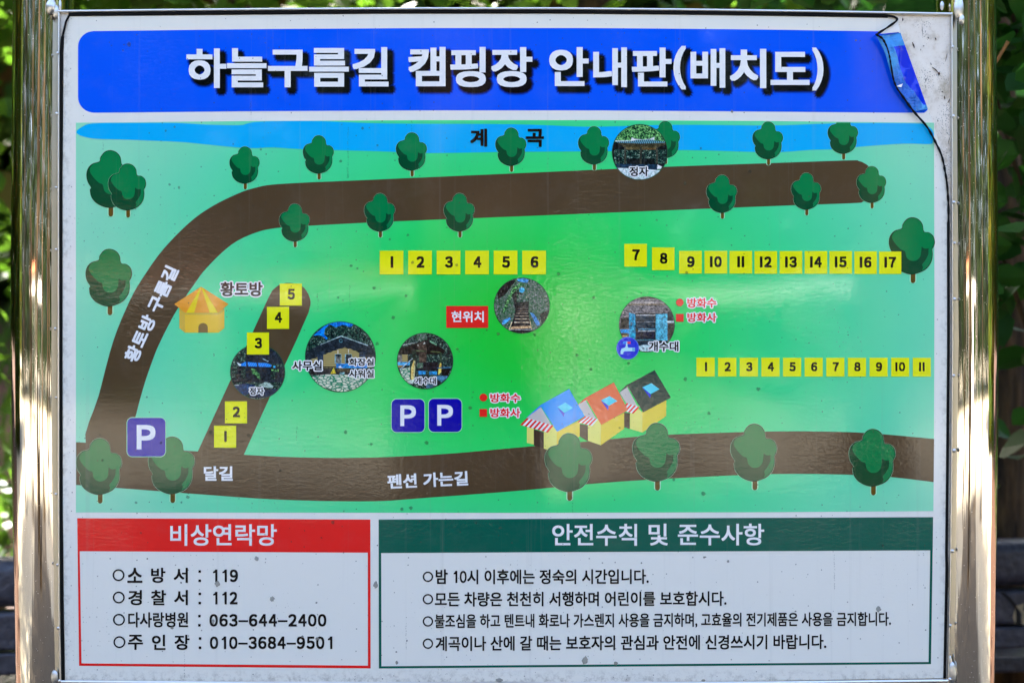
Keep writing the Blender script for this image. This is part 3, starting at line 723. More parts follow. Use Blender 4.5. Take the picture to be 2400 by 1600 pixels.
disc(1223, 716, 64, LVB, [((10, 14, 20), [(140, 300), (500, 180), (640, 160), (480, 360), (360, 520), (180, 640)]), ((50, 140, 220), [(640, 150), (800, 125), (930, 165), (900, 240), (760, 215), (680, 200)]), (LV, [(540, 380), (720, 230), (860, 300), (720, 330), (560, 480), (430, 760), (320, 1000), (300, 900), (420, 600)]),
    ((18, 26, 28), [(520, 520), (600, 440), (820, 520), (940, 640), (900, 1400), (520, 1400), (600, 900)]), ((60, 170, 230), circle(765, 415, 66, 14)), (LVB, zr(640, 520, 930, 700)), ((10, 12, 20), [(640, 800), (900, 800), (990, 1400), (480, 1400)]),
    ((20, 30, 30), [(1200, 1000), (1420, 900), (1400, 1150), (1250, 1250)])]
    + [((88 + 14*i, 82 + 12*i, 78 + 9*i), zr(672 - 16*i, 812 + 45*i + i*i*3, 896 + 8*i, 824 + 46*i + i*i*3.3)) for i in range(7)]
    + [((60, 140, 215), [(290, 1160), (460, 1080), (500, 1120), (360, 1240), (280, 1260)]), ((60, 130, 200), [(960, 960), (1040, 980), (1160, 1140), (1210, 1260), (1130, 1290), (1040, 1120)]), ((200, 160, 120), [(520, 1310), (990, 1290), (1000, 1340), (470, 1380)]), ((120, 130, 140), zr(440, 1372, 1000, 1395)), ((12, 16, 24), zr(420, 1400, 1100, 1500)),
       ((205, 170, 130), [(510, 1190), (530, 1200), (460, 1380), (440, 1380)]), ((205, 170, 130), [(955, 1190), (975, 1180), (1015, 1390), (1000, 1390)])],
    (1150, 640), 10.453, 'round photo of steps climbing under a leafy arch')
disc(1516, 760, 64, STN, [((14, 14, 18), zr(200, 100, 1500, 190)), (STN, zr(480, 150, 1250, 200)), ((146, 140, 140), zr(200, 215, 1500, 262)), ((104, 88, 56), zr(200, 266, 1500, 290)), ((30, 30, 30), [(250, 600), (430, 560), (430, 830), (220, 840)]), ((14, 18, 26), zr(580, 480, 1320, 1240)),
    ((22, 40, 56), zr(590, 540, 1010, 830)), ((150, 160, 170), zr(590, 512, 1040, 536)), ((120, 130, 140), zr(600, 676, 1040, 688)), ((60, 120, 150), zr(640, 830, 1040, 862)), ((160, 170, 180), zr(640, 876, 1030, 900)), ((22, 22, 44), zr(590, 905, 1010, 1065)), ((40, 100, 120), zr(580, 1080, 1320, 1105)), ((12, 36, 56), zr(600, 1110, 900, 1250)),
    ((20, 132, 176), [(432, 465), (580, 500), (580, 1060), (432, 1060)]), ((70, 170, 205), [(1045, 505), (1315, 490), (1315, 1110), (1045, 1090)]), ((18, 26, 34), zr(1318, 440, 1440, 650)), ((170, 200, 210), zr(1300, 655, 1470, 695)), ((56, 56, 48), zr(1330, 712, 1460, 1100)),
    ((10, 140, 220), zr(215, 850, 430, 950)), ((60, 50, 36), zr(240, 930, 400, 1000)), ((196, 168, 90), zr(280, 990, 390, 1015)), ((160, 196, 206), [(640, 1240), (780, 1200), (1000, 1230), (1000, 1360), (700, 1350)])],
    (1430, 685), 9.8, 'round photo of a sink shed with open blue doors')
disc(996.5, 845.5, 64.5, LVD, [((12, 14, 18), [(180, 470), (640, 320), (900, 230), (1180, 380), (1400, 520), (1320, 620), (160, 620)]), (LVB, [(640, 90), (900, 80), (900, 230), (640, 260)]), ((150, 165, 170), [(270, 370), (650, 290), (650, 302), (270, 388)]), ((90, 140, 110), [(985, 250), (1165, 340), (1160, 390), (980, 300)]),
    ((60, 50, 44), [(640, 340), (850, 260), (900, 480), (880, 820), (700, 820), (690, 560)]), ((210, 220, 205), [(840, 290), (865, 335), (795, 360)]), ((210, 220, 205), [(665, 350), (690, 395), (655, 395)]), ((70, 86, 60), [(600, 500), (880, 520), (880, 550), (620, 540)]), ((62, 76, 44), [(1000, 530), (1260, 550), (1260, 580), (1070, 620), (1230, 570), (1000, 560)]),
    ((16, 34, 26), zr(515, 510, 615, 1250)), ((30, 56, 40), zr(1240, 570, 1300, 830)), ((108, 108, 104), zr(150, 640, 250, 820)), (LOG, zr(255, 620, 395, 810)), ((60, 160, 230), zr(130, 820, 455, 905)), ((150, 110, 40), zr(150, 910, 260, 945)), (PAV, [(200, 1000), (460, 960), (470, 1400), (250, 1250)]), ((160, 185, 200), [(190, 1000), (520, 720), (530, 735), (210, 1020)]),
    ((214, 178, 100), [(560, 775), (600, 790), (590, 1000), (570, 1290), (480, 1290), (490, 960)]), ((170, 176, 130), [(575, 775), (600, 800), (595, 1000), (572, 1290), (545, 1290), (560, 1000)]), ((18, 20, 30), zr(640, 820, 1200, 1040)), (LVB, zr(640, 840, 800, 980)), ((30, 130, 205), [(665, 1050), (885, 1050), (865, 1140), (680, 1150)]), ((30, 130, 205), [(965, 1065), (1165, 1065), (1165, 1150), (965, 1150)]),
    ((222, 182, 80), [(1255, 830), (1285, 860), (1280, 1080), (1215, 1160), (1195, 1130), (1215, 960)]), ((40, 90, 125), [(1170, 960), (1530, 945), (1530, 975), (1170, 990)]), ((12, 12, 16), [(1290, 1000), (1520, 990), (1450, 1180), (1290, 1180)]), ((56, 106, 138), [(1150, 1170), (1440, 1180), (1440, 1230), (1290, 1340), (1150, 1260)]), ((176, 196, 190), [(450, 1290), (580, 1280), (540, 1390), (420, 1370)]), ((50, 96, 124), [(900, 1400), (1060, 1420), (1060, 1500), (880, 1500)])],
    (920, 775), 11.2, 'round photo of a sink under posts with a dark tree')
disc(798, 836, 81.5, LVD, [((0, 112, 245), [(300, 360), (520, 170), (650, 110), (870, 70), (1120, 130), (1060, 190), (900, 140), (760, 190), (640, 130), (540, 220), (520, 330), (600, 420), (560, 440), (500, 380), (420, 350)]), ((24, 34, 46), [(140, 700), (440, 540), (870, 360), (1430, 560), (1560, 700), (1560, 840), (140, 840)]),
    ((140, 176, 186), [(440, 540), (865, 358), (1430, 556), (1410, 568), (868, 380), (450, 545)]), ((70, 130, 150), circle(862, 465, 38, 16)), ((20, 32, 44), circle(862, 465, 22, 14)), (LOG, [(220, 860), (380, 800), (640, 700), (800, 640), (940, 600), (1080, 640), (1230, 700), (1300, 780), (1500, 850), (1500, 1000), (220, 1030)]), ((30, 46, 66), zr(385, 690, 505, 1040)), ((30, 46, 66), zr(1235, 690, 1365, 800)),
    ((100, 150, 165), zr(738, 735, 872, 930)), ((90, 96, 96), zr(758, 785, 862, 925)), ((20, 24, 30), zr(756, 745, 864, 782)), ((100, 150, 165), zr(945, 735, 1085, 930)), ((40, 46, 52), zr(962, 745, 1080, 925)), ((200, 205, 200), zr(797, 650, 810, 735)), ((200, 205, 200), zr(1012, 640, 1025, 735)), ((60, 60, 40), zr(500, 995, 760, 1040)), ((30, 30, 34), zr(240, 1040, 1400, 1160)),
    ((24, 120, 205), zr(765, 930, 1400, 1020)), ((190, 210, 220), [(800, 1000), (850, 975), (880, 1010), (900, 1030)]), ((60, 52, 36), zr(790, 1030, 1040, 1100)), ((90, 140, 150), zr(840, 1105, 935, 1145)), ((216, 190, 50), [(715, 1010), (765, 1130), (650, 1140), (690, 1060)]), (PAV, [(300, 1180), (560, 1150), (1040, 1160), (1400, 1230), (1300, 1400), (860, 1520), (480, 1400), (230, 1250)])],
    (700, 745), 8.71, 'large round photo of a log office under a gable')
disc(604, 871, 63, LVD, [((14, 26, 44), zr(100, 350, 1280, 760)), (LVD, [(100, 400), (440, 380), (440, 700), (230, 720), (120, 900)]), ((14, 24, 38), zr(120, 820, 1260, 1160)), (LVD, zr(130, 800, 240, 1080)), (LV, [(545, 860), (640, 880), (740, 1000), (780, 1120), (680, 1060), (560, 960)]), (LVD, zr(330, 840, 420, 1080)), (LV, zr(980, 880, 1140, 930)), (LVD, zr(970, 930, 1060, 1100)),
    (TILB, [(250, 740), (300, 770), (420, 715), (640, 735), (860, 740), (960, 770), (990, 800), (960, 830), (280, 805)]), ((180, 205, 215), [(235, 725), (320, 765), (330, 800), (280, 808)]), ((14, 22, 34), [(428, 560), (450, 560), (478, 830), (440, 830)]), ((14, 22, 34), [(655, 720), (680, 720), (790, 1120), (830, 1180), (770, 1180)]), ((40, 150, 240), zr(1025, 800, 1070, 845)), ((150, 190, 205), [(790, 640), (920, 700), (905, 715), (800, 660)]),
    ((10, 46, 88), [(170, 1220), (440, 1180), (640, 1230), (520, 1380), (380, 1460), (240, 1330)]), ((16, 32, 60), [(520, 1300), (1180, 1300), (1000, 1480), (500, 1500)]), ((136, 166, 160), [(700, 1220), (850, 1150), (940, 1170), (1030, 1240), (1010, 1280), (870, 1275)]), ((170, 190, 190), zr(170, 1214, 280, 1226)), ((180, 196, 200), [(400, 1470), (680, 1515), (920, 1480), (700, 1540)])],
    (530, 770), 9.227, 'round photo of a blue-roofed pavilion behind trunks')

# tap symbol
mb = MB(); oc, kc = (1430, 685), 9.8
mb.poly(circle(1471, 815.5, 26.5, 40), 5.0, film(60, 120, 215)); mb.poly(circle(1471, 815.5, 25.3, 40), 5.1, film(0, 36, 196))
PB, PB2 = film(150, 205, 225), film(90, 165, 205)
mb.poly(zp(oc, smooth_path([(240, 1420), (236, 1350), (262, 1290), (330, 1268), (345, 1268), (345, 1240), (405, 1235), (412, 1268), (570, 1268), (570, 1350), (330, 1352), (302, 1375), (298, 1420)], 1), kc), 5.2, PB)
mb.poly(zp(oc, zr(505, 1275, 568, 1345), kc), 5.3, PB2); mb.poly(zp(oc, zr(360, 1175, 398, 1245), kc), 5.3, PB)
mb.poly(zp(oc, [(290, 1135), (375, 1125), (375, 1180), (290, 1178)], kc), 5.3, film(40, 130, 225)); mb.poly(zp(oc, [(390, 1138), (468, 1130), (468, 1180), (390, 1178)], kc), 5.3, film(232, 50, 44)); mb.poly(zp(oc, zr(372, 1125, 392, 1180), kc), 5.35, PB)
mb.build('tap_symbol', site)

# captions
CAPW = film(222, 222, 228); CAPR = film(224, 24, 30)
def caption(s, box, mat=BLACK, halo=None, off=.030, rot=0, lay=6, extra=None, slope=0):
    mb = MB(); text(mb, s, box, lay, mat, off, rot, halo, slope)
    if extra: extra(mb)
    return mb.build('place_name', site)
H = lambda r: (r, CAPW)
caption('계', (1102, 302, 1142, 344.5), off=.036); caption('곡', (1232, 302.5, 1275, 345), off=.036)
caption('정자', (1475, 391, 1520, 413.5), halo=H(2.4)); caption('황토방', (517, 660.5, 616, 694.5), film(26, 24, 26), halo=H(3))
caption('황토방 구름길', (234.5, 718, 475.5, 754), film(214, 218, 232), off=.03, rot=65.3)
caption('사무실', (685, 845.5, 755, 868), halo=H(2.8)); caption('화장실', (818, 839, 876.5, 857), halo=H(2.4)); caption('샤워실', (818, 866, 876.5, 885), halo=H(2.4))
caption('개수대', (973, 883.5, 1022, 900.5), halo=H(2.2)); caption('정자', (585, 907.5, 618.5, 925), halo=H(2.4)); caption('개수대', (1520, 800, 1590, 823), halo=H(2.8))
caption('방화수', (1149, 921.5, 1219.5, 942.5), CAPR, H(2.6), extra=lambda mb: mb.poly(circle(1133, 931, 9), 6, RED)); caption('방화사', (1149, 956, 1219.5, 977.5), CAPR, H(2.6), extra=lambda mb: mb.poly(rect(1124, 958, 1141.5, 976), 6, RED))
caption('방화수', (1610.5, 698.5, 1679, 721), CAPR, H(2.6), extra=lambda mb: mb.poly(circle(1593, 708.7, 8.8), 6, RED)); caption('방화사', (1610.5, 733, 1679, 754.5), CAPR, H(2.6), extra=lambda mb: mb.poly(rect(1584, 735.5, 1602, 753.5), 6, RED))
caption('달길', (478, 1091.6, 546, 1126), LETTER, off=.03); caption('펜션 가는길', (908, 1107, 1097, 1141), LETTER, off=.03, rot=2.6)
mb = MB(); mb.poly(rect(1046, 717, 1144, 768), 5, RED); text(mb, '현위치', (1058, 729, 1134, 755), 5.4, LETTER, .022); mb.build('location_marker', site)

# ------------------------------------------------------------------ the two notice boxes
def border(mb, o, i, lay, mat):
    for k in range(4): mb.poly([o[k], o[(k+1) % 4], i[(k+1) % 4], i[k]], lay, mat)
mb = MB(); border(mb, [(181, 1213.5), (868, 1216.6), (868.6, 1565), (185.5, 1559)], [(187, 1290.8), (862, 1294.2), (862.4, 1558.5), (191, 1553.3)], 1, RED); contact = mb.build('contact_box', sign)
mb = MB(); border(mb, [(887.5, 1216.6), (2187, 1211), (2182, 1555), (888, 1565.3)], [(893.5, 1295), (2180, 1288.7), (2176.3, 1550), (894, 1560)], 1, DKGREEN); rules = mb.build('rules_box', sign)
mb = MB(); text(mb, '비상연락망', (399, 1227.5, 649, 1278), 2, film(206, 212, 222), .016); mb.build('heading', contact)
mb = MB()
for s, x0, x1 in (('안전수칙', 1294, 1493), ('및', 1520, 1565), ('준수사항', 1588.5, 1791)): text(mb, s, (x0, 1226.5 - (x0-1294)*.002, x1, 1278 - (x0-1294)*.003), 2, LETTER, .016)
mb.build('heading', rules)
mb = MB(); O = .024
for cy, cx, words, cl, ph, px0, px1 in [(1346.7, 278, (('소', 298.5, 334), ('방', 354, 388), ('서', 407, 440.5)), 468.2, '119', 494.5, 558), (1399, 278.5, (('경', 300.5, 333), ('찰', 354, 389.5), ('서', 408, 440.5)), 468.4, '112', 495, 557),
                                     (1451, 279, (('다사랑병원', 300.5, 441),), 467.5, '063−644−2400', 491, 765), (1503.5, 280, (('주', 300, 335.5), ('인', 356, 388), ('장', 409, 444.6)), 469, '010−3684−9501', 492, 783)]:
    ring(mb, cx, cy, 14, 10.4, 2, BLACK)
    for s, a, b_ in words: text(mb, s, (a, cy - 17.5, b_, cy + 18.2), 2, BLACK, O)
    for yy in (-8.5, 13): mb.poly(rect(cl - 3, cy + yy - 3, cl + 3, cy + yy + 3), 2, BLACK)
    digits(mb, ph, px0, cy - 13.3, px1, cy + 16.2, 2, BLACK, .036)
mb.build('lettering', contact)
mb = MB()
for cy, s, x0, x1, y0, y1, sl in [(1350.5, '시 이후에는 정숙의 시간입니다.', 1095, 1520.5, 1333, 1367.8, -.002), (1403, '모든 차량은 천천히 서행하며 어린이를 보호합시다.', 1019, 1702.6, 1385, 1419.6, -.003),
                              (1455, '불조심을 하고 텐트내 화로나 가스렌지 사용을 금지하며, 고효율의 전기제품은 사용을 금지합니다.', 1019, 2088, 1435.2, 1469.6, -.0052), (1507, '계곡이나 산에 갈 때는 보호자의 관심과 안전에 신경쓰시기 바랍니다.', 1021, 1936.5, 1487.5, 1522.2, -.0052)]:
    ring(mb, 1003, cy, 12.2, 8.9, 2, BLACK); text(mb, s, (x0, y0, x1, y1), 2, BLACK, .022, slope=sl)
text(mb, '밤', (1021, 1333, 1049.5, 1367.5), 2, BLACK, .026); digits(mb, '10', 1059, 1336.5, 1093.8, 1365, 2, BLACK, .026)
mb.build('lettering', rules)

# dried stains and lifted flecks on the film
def stain_mat(name, c, a):
    m, t, b, out = new_mat(name); b.inputs['Base Color'].default_value = c; b.inputs['Roughness'].default_value = .7
    tr = t.n('ShaderNodeBsdfTransparent'); mx = t.n('ShaderNodeMixShader'); mx.inputs[0].default_value = a
    t.l(tr.outputs[0], mx.inputs[1]); t.l(b.outputs[0], mx.inputs[2]); t.l(mx.outputs[0], out.inputs[0]); return m
ST1 = stain_mat('dried_grey_stain', (.30, .29, .25, 1), .62); ST2 = stain_mat('dried_dark_stain', (.06, .07, .035, 1), .45)
mb = MB(); rnd = random.Random(21)
def blot(x, y, r, mt, ry=None):
    n = 14; r *= .85; ry = ry and ry*.85; mb.poly([(x + r*rnd.uniform(.7, 1.2)*math.cos(2*math.pi*k/n), y + (ry or r)*rnd.uniform(.7, 1.2)*math.sin(2*math.pi*k/n)) for k in range(n)], 8 + rnd.uniform(0, .3), mt)
for x, y, r, ry in [(602, 1308, 6, 7), (510, 1367, 7, 8), (638, 1402, 7, 7), (880, 1369, 6, 10), (500, 1455, 4, 7), (425, 1364, 3, 3), (404, 1470, 5, 4), (742, 1411, 3, 3), (930, 1551, 4, 5), (1371, 1546, 9, 12), (1443, 1553, 6, 5), (1706, 1314, 4, 4), (1650, 1305, 3, 3), (1652, 1304, 4, 2), (2058, 1426, 7, 8),
                    (1170, 1592, 10, 5), (1503, 1318, 2.5, 2.5), (744, 1495, 6, 5), (709, 1490, 4, 3), (346, 1308, 2.5, 2.5), (259, 1308, 2, 2), (1648, 1593, 6, 3), (2005, 96, 3, 2.5), (1715, 262, 4, 4), (885, 1277, 2, 2), (929, 1526, 2.5, 2.5), (954, 1500, 2, 3), (1864, 1431, 3, 2)]: blot(x, y, r, ST1, ry)
for x, y, r in [(810, 1012, 5), (870, 1040, 4), (1000, 1037, 5.5), (1102, 955, 5), (884, 805, 5), (1072, 818, 4), (922, 744, 5), (877, 675, 4.5), (823, 623, 4), (838, 629, 3), (852, 636, 2), (952, 693, 4), (793, 697, 3), (956, 551, 4), (914, 561, 3), (1309, 642, 5), (1391, 697, 4), (1539, 516, 3), (1353, 832, 4.5), (1385, 865, 4),
                (1473, 851, 4), (1606, 888, 5), (1661, 968, 5), (1777, 911, 5.5), (1452, 1002, 3), (1648, 1156, 6), (1579, 1123, 4), (942, 1192, 5), (963, 1189, 5), (1168, 782, 4.5), (1253, 784, 4.5), (1141, 773, 3), (398, 433, 3.5), (420, 440, 4), (345, 930, 3), (494, 1012, 6), (657, 1102, 3.5), (583, 1020, 5), (426, 1176, 3),
                (441, 1164, 5), (320, 1177, 4), (303, 105, 6), (289, 119, 2.5), (262, 108, 2), (547, 338, 2.5), (612, 351, 3), (389, 307, 3), (410, 298, 3), (850, 301, 4), (885, 341, 3), (799, 378, 4), (780, 1223, 5), (754, 1259, 2.5), (1116, 1225, 3), (1172, 1236, 3.5), (967, 615, 4), (1070, 621, 4), (1609, 639, 4), (1642, 348, 3), (2068, 1277, 3.5),
                (1605, 430, 5), (1757, 402, 5), (1012, 957, 2), (378, 1037, 4), (241, 1078, 3.5), (235, 1018, 2.5), (331, 1248, 3)]: blot(x, y, r, ST2)
for x, y0, y1 in [(965, 285, 320), (962, 240, 258), (588, 240, 270), (745, 690, 728), (820, 670, 720), (858, 722, 745), (696, 1000, 1035), (622, 1070, 1110), (1342, 1160, 1200), (433, 1520, 1590), (243, 335, 352), (1955, 1300, 1380), (952, 1460, 1520), (815, 395, 420), (816, 300, 420)]:
    y = y0
    while y < y1:
        blot(x + rnd.uniform(-1, 1), y, rnd.uniform(.5, 1.1), ST2, rnd.uniform(.8, 3)); y += rnd.uniform(3, 8)
tag(mb.build('stains', sign), kind='stuff')

# ------------------------------------------------------------------ what stands behind the board
def leaf_mat(name, hue, back, rough=.45):
    m, t, b, out = new_mat(name)
    geo = t.n('ShaderNodeNewGeometry')
    c = t.ramp(geo.outputs['Random Per Island'], hue)
    t.l(c, b.inputs['Base Color']); b.inputs['Roughness'].default_value = rough; b.inputs['Specular IOR Level'].default_value = .25
    tr = t.n('ShaderNodeBsdfTranslucent'); t.l(t.mix(.5, c, back), tr.inputs[0])
    mx = t.n('ShaderNodeMixShader'); mx.inputs[0].default_value = .42
    t.l(b.outputs[0], mx.inputs[1]); t.l(tr.outputs[0], mx.inputs[2]); t.l(mx.outputs[0], out.inputs[0]); return m
LEAFY = leaf_mat('fresh_leaves', [(0, (.02, .075, .006)), (.5, (.055, .165, .011)), (1, (.13, .27, .035))], (.16, .33, .02, 1))
LEAFD = leaf_mat('deep_leaves', [(0, (.012, .05, .010)), (.5, (.024, .10, .016)), (1, (.05, .16, .025))], (.05, .22, .02, 1))
LEAFO = leaf_mat('mixed_woodland_leaves', [(0, (.015, .05, .008)), (.4, (.05, .12, .015)), (.65, (.14, .20, .02)), (.85, (.22, .12, .02)), (1, (.06, .025, .012))], (.18, .26, .03, 1), .7)
def bark(name, c1, c2):
    m, t, b, _ = new_mat(name); tc = t.n('ShaderNodeTexCoord'); mp = t.n('ShaderNodeMapping'); mp.inputs['Scale'].default_value = (1, 1, .25); t.l(tc.outputs['Object'], mp.inputs[0])
    n = t.n('ShaderNodeTexNoise'); n.inputs['Scale'].default_value = 34; n.inputs['Detail'].default_value = 7; t.l(mp.outputs[0], n.inputs['Vector'])
    t.l(t.ramp(n.outputs[0], [(.35, c1), (.65, c2)]), b.inputs['Base Color']); b.inputs['Roughness'].default_value = .9
    bp = t.n('ShaderNodeBump'); bp.inputs['Distance'].default_value = .02; t.l(n.outputs[0], bp.inputs['Height']); t.l(bp.outputs[0], b.inputs['Normal']); return m
BARK = bark('brown_bark', (.018, .011, .0045), (.095, .057, .022))

LEAF_SHAPE = np.array([(0, 0, 0), (.32, .18, .05), (.42, .5, .07), (.25, .82, .04), (0, 1.05, 0), (-.25, .82, .04), (-.42, .5, .07), (-.32, .18, .05), (0, .5, -.02)])
LEAF_FACES = [(0, 1, 8), (1, 2, 8), (2, 3, 8), (3, 4, 8), (4, 5, 8), (5, 6, 8), (6, 7, 8), (7, 0, 8)]
def leaves(mb, centres, size, mat, rs, droop=.5):
    """one leaf per centre; upward-facing with a random turn"""
    vs, fs = [], []
    for c in centres:
        s = size * rs.uniform(.65, 1.25)
        a = rs.uniform(0, 2*math.pi); el = rs.normal(-.35, droop); ro = rs.normal(0, .6)
        M = Matrix.Rotation(a, 3, 'Z') @ Matrix.Rotation(el, 3, 'X') @ Matrix.Rotation(ro, 3, 'Y')
        Mn = np.array(M); q = LEAF_SHAPE * s @ Mn.T + np.array(c)
        i = len(vs); vs += q.tolist(); fs += [tuple(i + k for k in f) for f in LEAF_FACES]
    mb.raw(vs, fs, mat)
def blob_points(rs, n, clusters):
    """points in leaf clumps: clusters of (x,y,z,rx,ry,rz)"""
    out = []
    wts = np.array([c[3]*c[4]*c[5] for c in clusters])**.75; wts /= wts.sum()
    for k, cl in zip(rs.multinomial(n, wts), clusters):
        sub = max(3, k // 22)
        cc = rs.normal(0, .5, (sub, 3)) * np.array(cl[3:]) + np.array(cl[:3])
        q = cc[rs.randint(0, sub, k)] + rs.normal(0, .11, (k, 3)) * np.array([1, 1, .8])
        out += q.tolist()
    return out
def tree(name, label, cat, group, base, trunk_pts, rads, clusters, n, size, lm, seed):
    rs = np.random.RandomState(seed); e = tag(empty(name, base), label, cat, group)
    mb = MB(); mb.tube([Vector(p) for p in trunk_pts], rads, BARK, n=18)
    if len(trunk_pts) > 2:
        top = Vector(trunk_pts[-1]); mid = Vector(trunk_pts[-2])
        for cl in clusters[:7]:
            a = mid.lerp(top, rs.uniform(.1, .95)); b_ = Vector(cl[:3])
            mb.tube([a, a.lerp(b_, .5) + Vector((0, 0, -.08)), b_], [rads[-1]*.55, rads[-1]*.35, rads[-1]*.12], BARK, n=8)
    mb.build('trunk', e, smooth=True)
    mb = MB(); leaves(mb, blob_points(rs, n, clusters), size, lm, rs); mb.build('crown', e)
    return e
def ring_clusters(rs, n, cx, cy, z0, z1, rad, r):
    out = []
    for k in range(n):
        a = rs.uniform(0, 2*math.pi); q = rad*math.sqrt(rs.uniform(.05, 1)); out.append((cx + q*math.cos(a), cy + q*math.sin(a), rs.uniform(z0, z1), r*rs.uniform(.7, 1.3), r*rs.uniform(.7, 1.3), r*rs.uniform(.5, .9)))
    return out
rs = np.random.RandomState(5)
g = 'trees growing behind the sign'
tree('broadleaf_tree', 'brown-barked tree trunk behind the right steel post', 'tree', g, (1.27, 1.75, 0), [(-.03, 0, 0), (-.05, 0, .5), (-.01, .02, 1.4), (-.06, .05, 2.3), (0, .1, 3.4)], [.17, .13, .105, .095, .07], ring_clusters(rs, 26, 0, .2, 2.0, 4.6, 1.7, .55), 5200, .085, LEAFD, 11)
tree('broadleaf_tree', 'dark tree trunk rising above the top left of the sign', 'tree', g, (-1.40, 3.2, 0), [(0, 0, 0), (.02, 0, 1.2), (.03, 0, 2.4), (.05, 0, 4)], [.16, .13, .12, .08], ring_clusters(rs, 26, 0, 0, 2.1, 5.4, 2.0, .6), 5200, .085, LEAFY, 12)
tree('broadleaf_tree', 'dark slanting tree at the left edge behind the left post', 'tree', g, (-1.72, 2.1, 0), [(.16, 0, 0), (.08, 0, 1.0), (.12, 0, 1.9), (-.1, .1, 3.4)], [.13, .11, .09, .06], ring_clusters(rs, 22, -.2, .2, 1.9, 4.4, 1.5, .5), 4200, .085, LEAFY, 13)
tree('broadleaf_tree', 'light green leafy tree over the middle of the sign top', 'tree', g, (.35, 4.0, 0), [(0, 0, 0), (.05, 0, 1.4), (0, .05, 2.6), (.1, .1, 4.4)], [.15, .12, .1, .07], ring_clusters(rs, 30, 0, -.3, 2.2, 5.6, 2.1, .6), 6000, .085, LEAFY, 14)
m, t, b, _ = new_mat('dry_twig'); b.inputs['Base Color'].default_value = (.22, .10, .02, 1); b.inputs['Roughness'].default_value = .8; TWIG = m
def shrub(label, base, clusters, n, size, lm, seed):
    rs = np.random.RandomState(seed); e = tag(empty('leafy_shrub', base), label, 'shrub', 'shrubs behind the sign')
    mb = MB()
    for cl in clusters: mb.tube([Vector((0, 0, 0)), Vector((cl[0]*.45, cl[1]*.45, cl[2]*.6)), Vector(cl[:3])], [.014, .009, .004], BARK, n=6)
    if seed == 31: mb.tube([(-.56, -.38, 1.60), (-.50, -.44, 1.685), (-.478, -.45, 1.727)], [.0018, .0024, .0032], TWIG, n=7)
    mb.build('stems', e)
    mb = MB(); leaves(mb, blob_points(rs, n, clusters), size, lm, rs); mb.build('foliage', e)
shrub('dark leafy shrub beside the right steel post, leaves hanging close to it', (1.35, .95, 0), [(-.25, -.1, 1.9, .3, .25, .25), (-.15, 0, 1.55, .3, .25, .25), (.1, .1, 1.35, .35, .3, .3), (-.1, .1, 2.25, .3, .25, .25), (.3, 0, 1.8, .35, .3, .35), (.25, .2, 1.0, .3, .3, .3), (-.35, -.05, 2.1, .2, .2, .2), (.35, .2, 2.4, .3, .3, .3), (-.32, .15, 1.5, .16, .15, .16), (-.28, .2, 1.75, .16, .15, .16), (-.30, .1, 2.0, .16, .15, .16), (-.2, .2, 1.42, .16, .15, .1)], 1500, .085, LEAFD, 31)
shrub('bright green shrub seen left of the left steel post', (-1.95, 2.6, 0), [(0, 0, 1.6, .4, .35, .35), (.2, -.1, 1.2, .4, .35, .3), (-.2, .1, 1.1, .4, .3, .3), (.1, 0, 2.0, .35, .3, .3), (.25, .1, .8, .4, .35, .3), (-.1, 0, .5, .4, .3, .3)], 1100, .08, LEAFY, 32)
shrub('low green shrub between trunk and bench at the right edge', (2.1, 3.0, 0), [(0, 0, 1.0, .5, .4, .4), (.3, .1, .7, .4, .4, .3), (-.3, 0, .6, .4, .4, .3), (.1, 0, 1.5, .4, .3, .3)], 900, .085, LEAFY, 33)

# painted plank bench behind
m, t, b, _ = new_mat('chipped_dark_paint')
tc = t.n('ShaderNodeTexCoord'); n1 = t.n('ShaderNodeTexNoise'); n1.inputs['Scale'].default_value = 9; n1.inputs['Detail'].default_value = 8; n1.inputs['Roughness'].default_value = .65; t.l(tc.outputs['Object'], n1.inputs['Vector'])
n2 = t.n('ShaderNodeTexNoise'); n2.inputs['Scale'].default_value = 60; n2.inputs['Detail'].default_value = 5; t.l(tc.outputs['Object'], n2.inputs['Vector'])
base = t.ramp(n2.outputs[0], [(.35, (.024, .026, .040)), (.6, (.045, .049, .070)), (.75, (.066, .069, .09))])
t.l(t.mix(t.math('MULTIPLY', t.math('SUBTRACT', n1.outputs[0], .69), 30, True), base, (.30, .24, .15, 1)), b.inputs['Base Color'])
b.inputs['Roughness'].default_value = .42
bp = t.n('ShaderNodeBump'); bp.inputs['Distance'].default_value = .004; t.l(n2.outputs[0], bp.inputs['Height']); t.l(bp.outputs[0], b.inputs['Normal'])
PAINT = m
m, t, b, _ = new_mat('bare_wood_patch'); b.inputs['Base Color'].default_value = (.36, .29, .18, 1); b.inputs['Roughness'].default_value = .85; BARE = m
m, t, b, _ = new_mat('open_crack'); b.inputs['Base Color'].default_value = (.006, .005, .005, 1); b.inputs['Roughness'].default_value = .9; CRACK = m
bench = tag(empty('wooden_bench', (.04, 1.24, 0)), 'dark blue-grey painted plank bench with chipped paint behind the sign', 'bench'); bench.rotation_euler = (0, 0, R(7))
